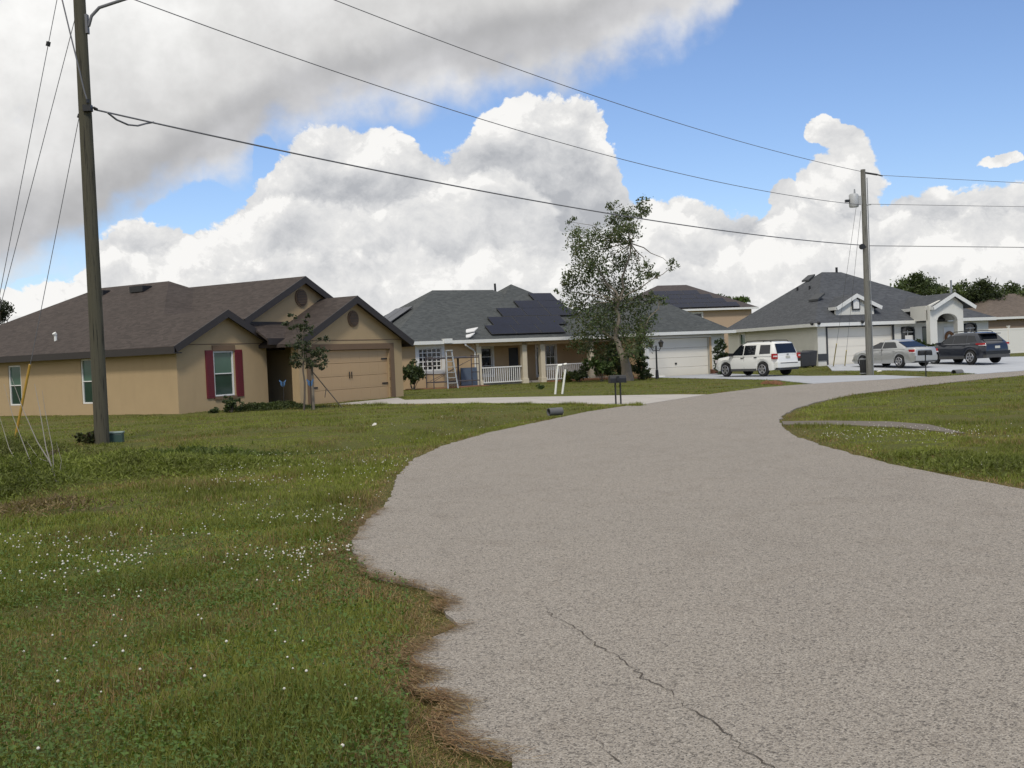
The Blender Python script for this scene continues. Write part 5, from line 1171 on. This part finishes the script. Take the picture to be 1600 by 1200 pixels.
def bin_(px_l, px_r, py_b, py_t, d, label, rz=0, closed=True, mat='bin'):
    b = AT((px_l+px_r)/2, py_b, d); zz = gz(b[0], b[1]); base = (b[0], b[1], zz); t = thing('wheelie_bin', label, 'trash bin', base, rz, 'wheeled trash bins'); k = d/F; w = (px_r-px_l)*k/2; h = AT((px_l+px_r)/2, py_t, d)[2]-zz
    m = MB(); m.add([(-w*.8,-w*.8,.06),(w*.8,-w*.8,.06),(w*.8,w*.9,.06),(-w*.8,w*.9,.06),(-w,-w,h*.9),(w,-w,h*.9),(w,w,h*.92),(-w,w,h*.92)], [(0,3,2,1),(4,5,6,7),(0,1,5,4),(1,2,6,5),(2,3,7,6),(3,0,4,7)]); m.build('tub', MT[mat], t, bevel=.04)
    m = MB(); m.add([(-w*1.06,-w*1.1,h*.9),(w*1.06,-w*1.1,h*.9),(w*1.06,w*1.15,h*.94),(-w*1.06,w*1.15,h*.94),(-w*.95,-w,h*.96),(w*.95,-w,h*.96),(w*.95,w*.9,h),(-w*.95,w*.9,h)], [(0,3,2,1),(4,5,6,7),(0,1,5,4),(1,2,6,5),(2,3,7,6),(3,0,4,7)]); m.build('lid', MT[mat], t, bevel=.02)
    m = MB(); m.tube([(-w*.7, w*1.25, h*.88), (w*.7, w*1.25, h*.88)], .025, 6); m.build('handle', MT[mat], t)
    for s in (-1, 1): m = MB(); m.tube([(s*w*.75, w*.85, .14), (s*w*.98, w*.85, .14)], .14, 14); m.build('wheel', MT['black'], t)
bin_(1247, 1263, 575, 549, 62.6, 'dark wheeled bin right behind the white suv tail', R(15)); bin_(1257, 1275, 574.5, 547, 62.9, 'dark wheeled bin against the corner of the white house', R(10))
def can():
    b = GG(1351, 585.5); t = thing('trash_can', 'dark slatted trash can standing left of the far utility pole', 'trash can', (b[0], b[1]-.15, b[2])); h = .74; r = .26
    m = MB(); m.tube([(0,0,0),(0,0,.06),(0,0,h-.06),(0,0,h)], [r*.86,r*.9,r*.98,r], 20); bd = m.build('tub', MT['bin'], t)
    for i in range(16): a = i*math.pi/8; m = MB(); m.beam((r*.95*math.cos(a), r*.95*math.sin(a), .1), (r*1.0*math.cos(a), r*1.0*math.sin(a), h-.08), .03, .03, up=(math.cos(a), math.sin(a), 0)); m.build('rib', MT['black'], bd)
    m = MB(); m.tube([(r*1.0*math.cos(i*math.pi/10), r*1.0*math.sin(i*math.pi/10), h) for i in range(21)], .025, 6, cap=False); m.build('rim', MT['steel'], t)
    m = MB(); m.tube([(r*.95*math.cos(i*math.pi/10), r*.95*math.sin(i*math.pi/10), .07) for i in range(21)], .03, 6, cap=False); m.build('base_ring', MT['steel'], t)
can()
def pedestal():
    b = AT(181, 693, 24.9); t = thing('utility_pedestal', 'small green utility box at the foot of the near pole', 'utility box', (b[0], b[1], gz(b[0], b[1])), R(10))
    MB().box(-.17, .17, -.13, .13, -.05, .2).build('body', MT['green_box'], t, bevel=.02); MB().box(-.185, .185, -.145, .145, .2, .245).build('lid', paint('pale_green_lid', (.16, .22, .2), .5), t, bevel=.015)
pedestal()
def culvert(px, py, d_off, r, label, ang):
    g = GG(px, py); t = thing('culvert_pipe', label, 'culvert', (g[0], g[1], g[2]-.0), ang, 'culvert pipe ends'); o = []
    m = MB(); n = 20; L = .42
    vs = [(x-.1, rr*math.cos(2*math.pi*k/n), rr*math.sin(2*math.pi*k/n)) for rr in (r, r*.86) for x in (-.0, L) for k in range(n)]
    fs = [(a*n+k, a*n+(k+1) % n, b*n+(k+1) % n, b*n+k) for a, b in ((0,1),(3,2),(2,0),(1,3)) for k in range(n)]; m.add(vs, fs); m.build('pipe', MT['concrete_dark'], t, smooth=40)
    MB().tube([(.12, 0, 0), (.16, 0, 0)], r*.855, n).build('bore_shade', MT['black'], t)  # black disc stands in for the shade inside the pipe
culvert(862, 643.5, 0, .11, 'grey culvert pipe end in the ditch by the pale driveway', R(28)); culvert(1493, 583.5, 0, .17, 'grey culvert pipe end in front of the dark blue suv driveway', R(20))
def butterfly(px, py, foot, d, label):
    b = AT(px, foot, d); base = (b[0], b[1], 0); t = thing('garden_stake', label, 'garden ornament', base, group='blue butterfly stakes by the entry'); h = local(base, AT(px, py, d))[2]
    MB().tube([(0,0,-.05),(0,0,h)], .012, 6).build('rod', MT['black'], t)
    for s in (-1, 1):
        for (w, z0, z1) in ((.12, .0, .12), (.085, -.09, 0)): m = MB(); m.add([(0,-.015,h+z0),(s*w,-.05,h+z1),(s*w*1.05,-.05,h+z1-.06),(s*.03,-.015,h+z0-.06),(0,.005,h+z0),(s*w,-.03,h+z1),(s*w*1.05,-.03,h+z1-.06),(s*.03,.005,h+z0-.06)], [(0,1,2,3),(7,6,5,4),(0,4,5,1),(1,5,6,2),(2,6,7,3),(3,7,4,0)]); m.build('wing', MT['blue'], t)
    MB().tube([(0,-.02,h-.12),(0,-.02,h+.08)], .02, 6).build('abdomen', MT['black'], t)
butterfly(444, 598, 638, 40.6, 'blue butterfly stake in the shade of the recessed entry'); butterfly(487, 597, 640, 37.8, 'blue butterfly ornament on a rod beside the tree stake')
def debris():
    mb = MB(); 
    for i in range(46):
        g = GG(1208+random.gauss(0, 9), 599.5+random.gauss(0, 1.6)); s = random.uniform(.05, .16); z = gz(g[0], g[1])+.02; a = random.uniform(0, 3); mb.beam((g[0], g[1], z+s*.6), (g[0]+s*1.5*math.cos(a), g[1]+s*1.5*math.sin(a), z+s*.5), s, s*.6)
    return tag(mb.build('rubble_pile', MT['mulch']), 'low pile of orange brown rubble on the grass below the white suv', 'rubble')
debris()
# mulch bed along the porch
def mulch():
    poly = [H2.w(a, b, 0) for a, b in ((1.2,-.4),(1.4,-1.0),(3.2,-1.9),(5.0,-3.4),(6.1,-3.9),(6.1,-1),(5,-.4))]
    m = MB(); m.slab([(p[0], p[1], .07+.03*random.random()) for p in poly], .09); o = m.build('mulch_bed', MT['mulch']); return tag(o, kind='structure')
mulch()
o2 = [H2.w(a, b, 0) for a, b in ((-7.6,-.1),(-7.6,-1.0),(-6,-1.7),(-3.2,-1.6),(-3,-.2))]; m = MB(); m.slab([(p[0], p[1], .05) for p in o2], .06); tag(m.build('mulch_bed', MT['mulch']), kind='structure')
for i, (px, py, s, lab) in enumerate(((585, 669, .055, 'white scrap of paper on the left lawn'), (1374, 582.5, .12, 'white scrap lying right of the far pole'), (452, 636, .1, 'white stone by the entry groundcover'))):
    g = GG(px, py); mb = MB(); mb.add([(-s,-s*.6,.03),(s,-s*.5,.05),(s*.9,s*.6,.09),(-s*.8,s*.7,.06),(0,0,.1)], [(0,1,4),(1,2,4),(2,3,4),(3,0,4),(3,2,1,0)]); tag(mb.build('scrap', MT['petal'], loc=(g[0], g[1], g[2]+.03)), lab, 'litter')
# ------------------------------------------------------------------ sky
SUN_EL, SUN_AZ = 50.0, 178.0    # azimuth clockwise from +Y (negative: to the left of the view)
def build_sky():
    w = bpy.data.worlds.new('World'); SC.world = w; w.use_nodes = True; nt = w.node_tree; nt.nodes.clear()
    out = nt.nodes.new('ShaderNodeOutputWorld'); bg = nt.nodes.new('ShaderNodeBackground'); bg.inputs[1].default_value = .15
    sky = nt.nodes.new('ShaderNodeTexSky'); sky.sky_type = 'NISHITA'; sky.sun_disc = False; sky.sun_elevation = R(SUN_EL); sky.sun_rotation = R(SUN_AZ); sky.air_density = 1.0; sky.dust_density = .4; sky.ozone_density = 2.0
    D0 = nt.nodes.new('ShaderNodeTexCoord').outputs['Generated']
    g = bpy.data.node_groups.new('cloud_field', 'ShaderNodeTree')     # cloud thickness by direction; sampled twice so that clouds shade themselves
    g.interface.new_socket('Dir', in_out='INPUT', socket_type='NodeSocketVector')
    for s in ('Cumulus', 'Deck', 'DeckRim', 'Puff', 'Depth', 'Shade', 'TierA', 'TierB'): g.interface.new_socket(s, in_out='OUTPUT', socket_type='NodeSocketFloat')
    gi = g.nodes.new('NodeGroupInput'); go = g.nodes.new('NodeGroupOutput'); v = gi.outputs[0]
    wn = N(g, 'ShaderNodeTexNoise', i_Scale=11.0, i_Detail=7.0, i_Roughness=.6); g.links.new(v, wn.inputs['Vector'])
    warp = VM(g, 'SUBTRACT', wn.outputs['Color'], (.5, .5, .5))
    vw = VM(g, 'ADD', v, VM(g, 'SCALE', warp, scale=.045))
    def sep(t, vec): n = t.nodes.new('ShaderNodeSeparateXYZ'); t.links.new(vec, n.inputs[0]); return n.outputs
    def angles(vec):
        s = sep(g, vec); az = M(g, 'MULTIPLY', M(g, 'ARCTAN2', s[0], s[1]), 57.2958); el = M(g, 'MULTIPLY', M(g, 'ARCSINE', M(g, 'MINIMUM', M(g, 'MAXIMUM', s[2], -1.0), 1.0)), 57.2958); return az, el
    def curve(az, pts):
        n = g.nodes.new('ShaderNodeFloatCurve'); c = n.mapping.curves[0]; n.mapping.extend = 'HORIZONTAL'
        p = sorted(((a+60)/120, (e+30)/90) for a, e in pts)
        c.points[0].location = p[0]; c.points[1].location = p[-1]
        for q in p[1:-1]: c.points.new(*q)
        for q in c.points: q.handle_type = 'VECTOR'
        n.mapping.update(); g.links.new(M(g, 'DIVIDE', M(g, 'ADD', az, 60.0), 120.0, clamp=True), n.inputs['Value'])
        return M(g, 'SUBTRACT', M(g, 'MULTIPLY', n.outputs[0], 90.0), 30.0)
    az, el = angles(vw)
    cum = [azel(*p) for p in CUM]; dek = [azel(*p) for p in DEK]
    puff = N(g, 'ShaderNodeTexVoronoi', feature='F1', i_Scale=11.0, i_Detail=5.0, i_Roughness=.55, i_Lacunarity=2.3, normalize=True)
    g.links.new(VM(g, 'MULTIPLY', VM(g, 'ADD', v, VM(g, 'SCALE', warp, scale=.06)), (1, 1, 1.35)), puff.inputs['Vector'])
    pf = M(g, 'SUBTRACT', 1.0, puff.outputs['Distance'])
    low = noise(g, v, 6.5, 5, .55); fine = noise(g, v, 26, 5, .55)
    hB = curve(az, cum); dep = M(g, 'SUBTRACT', hB, el)
    dB = M(g, 'MINIMUM', M(g, 'MULTIPLY', dep, .55), 1.3)
    def blob(px, py, rx, ry, amp):
        a0, e0 = azel(px, py); k = F*math.pi/180
        x = M(g, 'DIVIDE', M(g, 'SUBTRACT', az, a0), rx/k); y = M(g, 'DIVIDE', M(g, 'SUBTRACT', el, e0), ry/k)
        r2 = M(g, 'ADD', M(g, 'MULTIPLY', x, x), M(g, 'MULTIPLY', y, y)); return M(g, 'MULTIPLY', M(g, 'MAXIMUM', M(g, 'SUBTRACT', 1.0, r2), -1.0), amp)
    tower = None
    for b in TOWERS:
        q = blob(*b, .7); tower = q if tower is None else M(g, 'MAXIMUM', tower, q)
    cumulus = M(g, 'ADD', M(g, 'MAXIMUM', dB, tower), M(g, 'MULTIPLY', M(g, 'SUBTRACT', pf, .66), PUFF))
    gaps = None
    for b in GAPS:
        q = M(g, 'MAXIMUM', blob(*b, 1.6), 0.0); gaps = q if gaps is None else M(g, 'MAXIMUM', gaps, q)
    shade = None
    for b in SHADES:
        q = M(g, 'MAXIMUM', blob(*b), 0.0); shade = q if shade is None else M(g, 'MAXIMUM', shade, q)
    bump_ = M(g, 'MULTIPLY', M(g, 'SUBTRACT', pf, .66), 4.5)
    tierA = M(g, 'ADD', M(g, 'SUBTRACT', curve(az, [azel(*p) for p in TIER1]), el), bump_)
    tierB = M(g, 'ADD', M(g, 'SUBTRACT', curve(az, [azel(*p) for p in TIER2]), el), bump_)
    hA = curve(az, dek); rim = M(g, 'SUBTRACT', el, hA); dA = M(g, 'MINIMUM', M(g, 'MULTIPLY', rim, .45), 1.0)
    deck = M(g, 'ADD', dA, M(g, 'MULTIPLY', M(g, 'SUBTRACT', M(g, 'ADD', M(g, 'MULTIPLY', low, .5), M(g, 'MULTIPLY', fine, .5)), .5), 2.0))
    deck = M(g, 'SUBTRACT', deck, gaps)
    for i, o in enumerate((cumulus, deck, rim, pf, dep, shade, tierA, tierB)): g.links.new(o, go.inputs[i])
    def grp(vec): n = nt.nodes.new('ShaderNodeGroup'); n.node_tree = g; nt.links.new(vec, n.inputs[0]); return n.outputs
    f0 = grp(D0); f1 = grp(VM(nt, 'ADD', D0, (-.008, 0, .014)))
    def sm(x, a0, b0):
        n = nt.nodes.new('ShaderNodeMapRange'); n.interpolation_type = 'SMOOTHSTEP'; n.inputs[1].default_value = a0; n.inputs[2].default_value = b0; nt.links.new(x, n.inputs[0]); return n.outputs[0]
    K = 6.667
    aB = sm(f0[0], .0, .16); aA = sm(f0[1], -.35, .75)
    # cumulus: bright where it thins towards the sun, grey in its hollows and lower folds
    rel = M(nt, 'SUBTRACT', f0[3], f1[3])
    lit = M(nt, 'ADD', M(nt, 'MULTIPLY', rel, 2.7), .66)
    lowp = noise(nt, D0, 9.0, 3, .5, .6); patch = sm(lowp, .45, .68)
    lit = M(nt, 'SUBTRACT', lit, M(nt, 'MULTIPLY', M(nt, 'MULTIPLY', patch, sm(f0[4], .8, 3.5)), .3))
    for k_, amp in ((6, .24), (7, .16)):      # nearer banks of cumulus: sunlit crowns against the shaded bodies behind
        crown = M(nt, 'MULTIPLY', sm(f0[k_], -.05, .35), sm(f0[k_], 3.4, .3)); behind = M(nt, 'MULTIPLY', sm(f0[k_], .1, -.25), sm(f0[k_], -3.2, -.2))
        lit = M(nt, 'ADD', lit, M(nt, 'MULTIPLY', M(nt, 'SUBTRACT', crown, M(nt, 'MULTIPLY', behind, .8)), amp))
    lit = M(nt, 'SUBTRACT', lit, M(nt, 'MULTIPLY', f0[5], .7))
    lit = M(nt, 'ADD', lit, M(nt, 'MULTIPLY', M(nt, 'SUBTRACT', f0[3], .66), .5))
    lit = M(nt, 'ADD', lit, M(nt, 'MULTIPLY', sm(f0[4], 3.5, .5), .2))
    cB = ramp(nt, lit, [(0, (.46*K, .475*K, .505*K)), (.3, (.585*K, .595*K, .615*K)), (.6, (.715*K, .718*K, .725*K)), (.88, (.83*K, .825*K, .815*K)), (1, (.95*K, .94*K, .92*K))])
    # deck: grey along its lower rim, bright higher up
    rimn = M(nt, 'ADD', f0[2], M(nt, 'MULTIPLY', M(nt, 'SUBTRACT', noise(nt, D0, 5.5, 4, .5), .5), 9.0))
    dk = M(nt, 'DIVIDE', rimn, 10.0, clamp=True)
    cA = ramp(nt, dk, [(0, (.76*K, .76*K, .77*K)), (.13, (.60*K, .60*K, .615*K)), (.26, (.53*K, .53*K, .54*K)), (.46, (.74*K, .735*K, .73*K)), (1, (.90*K, .895*K, .88*K))], 'EASE')
    litA = M(nt, 'ADD', M(nt, 'MULTIPLY', M(nt, 'SUBTRACT', f0[1], f1[1]), .17), 1.0)
    litA = M(nt, 'MULTIPLY', litA, M(nt, 'ADD', M(nt, 'MULTIPLY', sm(noise(nt, D0, 7.0, 6, .6), .36, .62), .2), .88))
    cA = VM(nt, 'SCALE', cA, scale=litA)
    blue = mix(nt, 1.0, sky.outputs[0], (SKYR, SKYG, SKYB), 'MULTIPLY')
    col = mix(nt, aB, blue, cB); col = mix(nt, aA, col, cA)
    nt.links.new(col, bg.inputs[0]); nt.links.new(bg.outputs[0], out.inputs[0])
    w.cycles.sampling_method = 'MANUAL'; w.cycles.sample_map_resolution = 512
PUFF = 3.2
CUM = [(-200,470),(0,470),(85,440),(120,425),(150,385),(190,362),(225,362),(262,385),(300,378),(340,350),(372,330),(415,290),(432,255),(470,218),(520,205),(575,200),(630,200),(665,236),(705,250),(738,230),(752,190),(800,168),(850,155),(905,152),(938,182),(948,236),(972,262),(990,310),(1030,320),(1085,326),(1140,352),(1190,345),(1212,322),(1240,315),(1258,284),(1290,275),(1345,275),(1365,312),(1410,304),(1450,296),(1500,312),(1540,304),(1580,290),(1640,280),(1800,300)]
DEK = [(-300,470),(-60,468),(0,440),(70,408),(130,398),(185,352),(225,322),(262,304),(330,292),(370,275),(405,240),(440,208),(500,198),(570,190),(650,178),(740,158),(820,146),(900,128),(970,104),(1005,80),(1075,72),(1095,44),(1150,28),(1165,-40),(1260,-330),(1500,-900)]
SHADES = ((545,288,95,34,.42),(755,252,55,34,.4),(905,300,125,70,.5),(690,244,50,26,.35),(860,352,90,36,.35),(470,345,90,30,.25),(1130,372,80,26,.25),(1480,338,110,30,.3),(1240,352,60,40,.2),(620,400,140,26,.2),(250,410,60,30,.2))
TIER1 = [(-200,450),(0,440),(110,420),(180,392),(250,412),(330,358),(420,322),(520,318),(600,340),(680,306),(760,276),(820,290),(880,362),(960,352),(1050,344),(1150,378),(1240,332),(1330,352),(1400,334),(1480,362),(1600,330),(1800,340)]
TIER2 = [(-200,480),(0,480),(150,452),(300,440),(430,398),(520,422),(640,380),(720,414),(800,388),(900,422),(1000,400),(1100,420),(1200,386),(1300,398),(1400,380),(1500,402),(1600,380),(1800,400)]
TOWERS = ((1297,206,25,22),(1320,222,32,24),(1332,248,36,34),(1318,282,56,40),(1225,312,30,24),(1562,246,30,9))
GAPS = ((315,322,58,34),(75,446,52,26),(262,336,34,26),(418,262,22,50))
SKYR, SKYG, SKYB = .74, .79, .93
build_sky()
sl = bpy.data.lights.new('sun', 'SUN'); sl.energy = 2.0; sl.angle = R(8); sl.color = (1, .95, .87)
so = bpy.data.objects.new('sun', sl); COL.objects.link(so)
e, a = R(SUN_EL), R(SUN_AZ); to = Vector((math.sin(a)*math.cos(e), math.cos(a)*math.cos(e), math.sin(e))); so.rotation_euler = to.to_track_quat('Z', 'Y').to_euler(); so.location = (0, 0, 60)

# ------------------------------------------------------------------ camera and render
cd = bpy.data.cameras.new('camera'); cam = bpy.data.objects.new('camera', cd); COL.objects.link(cam)
cd.sensor_width = 36; cd.lens = F/1600*36; cd.clip_start = .05; cd.clip_end = 9000
m3 = Matrix((CR, CU, -FW)).transposed(); cam.matrix_world = Matrix.Translation(CAM) @ m3.to_4x4(); SC.camera = cam
SC.view_settings.view_transform = 'Standard'; SC.view_settings.look = 'None'; SC.view_settings.exposure = 0.0; SC.view_settings.gamma = 1
SC.render.engine = 'CYCLES'; SC.cycles.use_denoising = True; SC.cycles.max_bounces = 6; SC.cycles.diffuse_bounces = 3; SC.cycles.transmission_bounces = 3; SC.cycles.transparent_max_bounces = 4
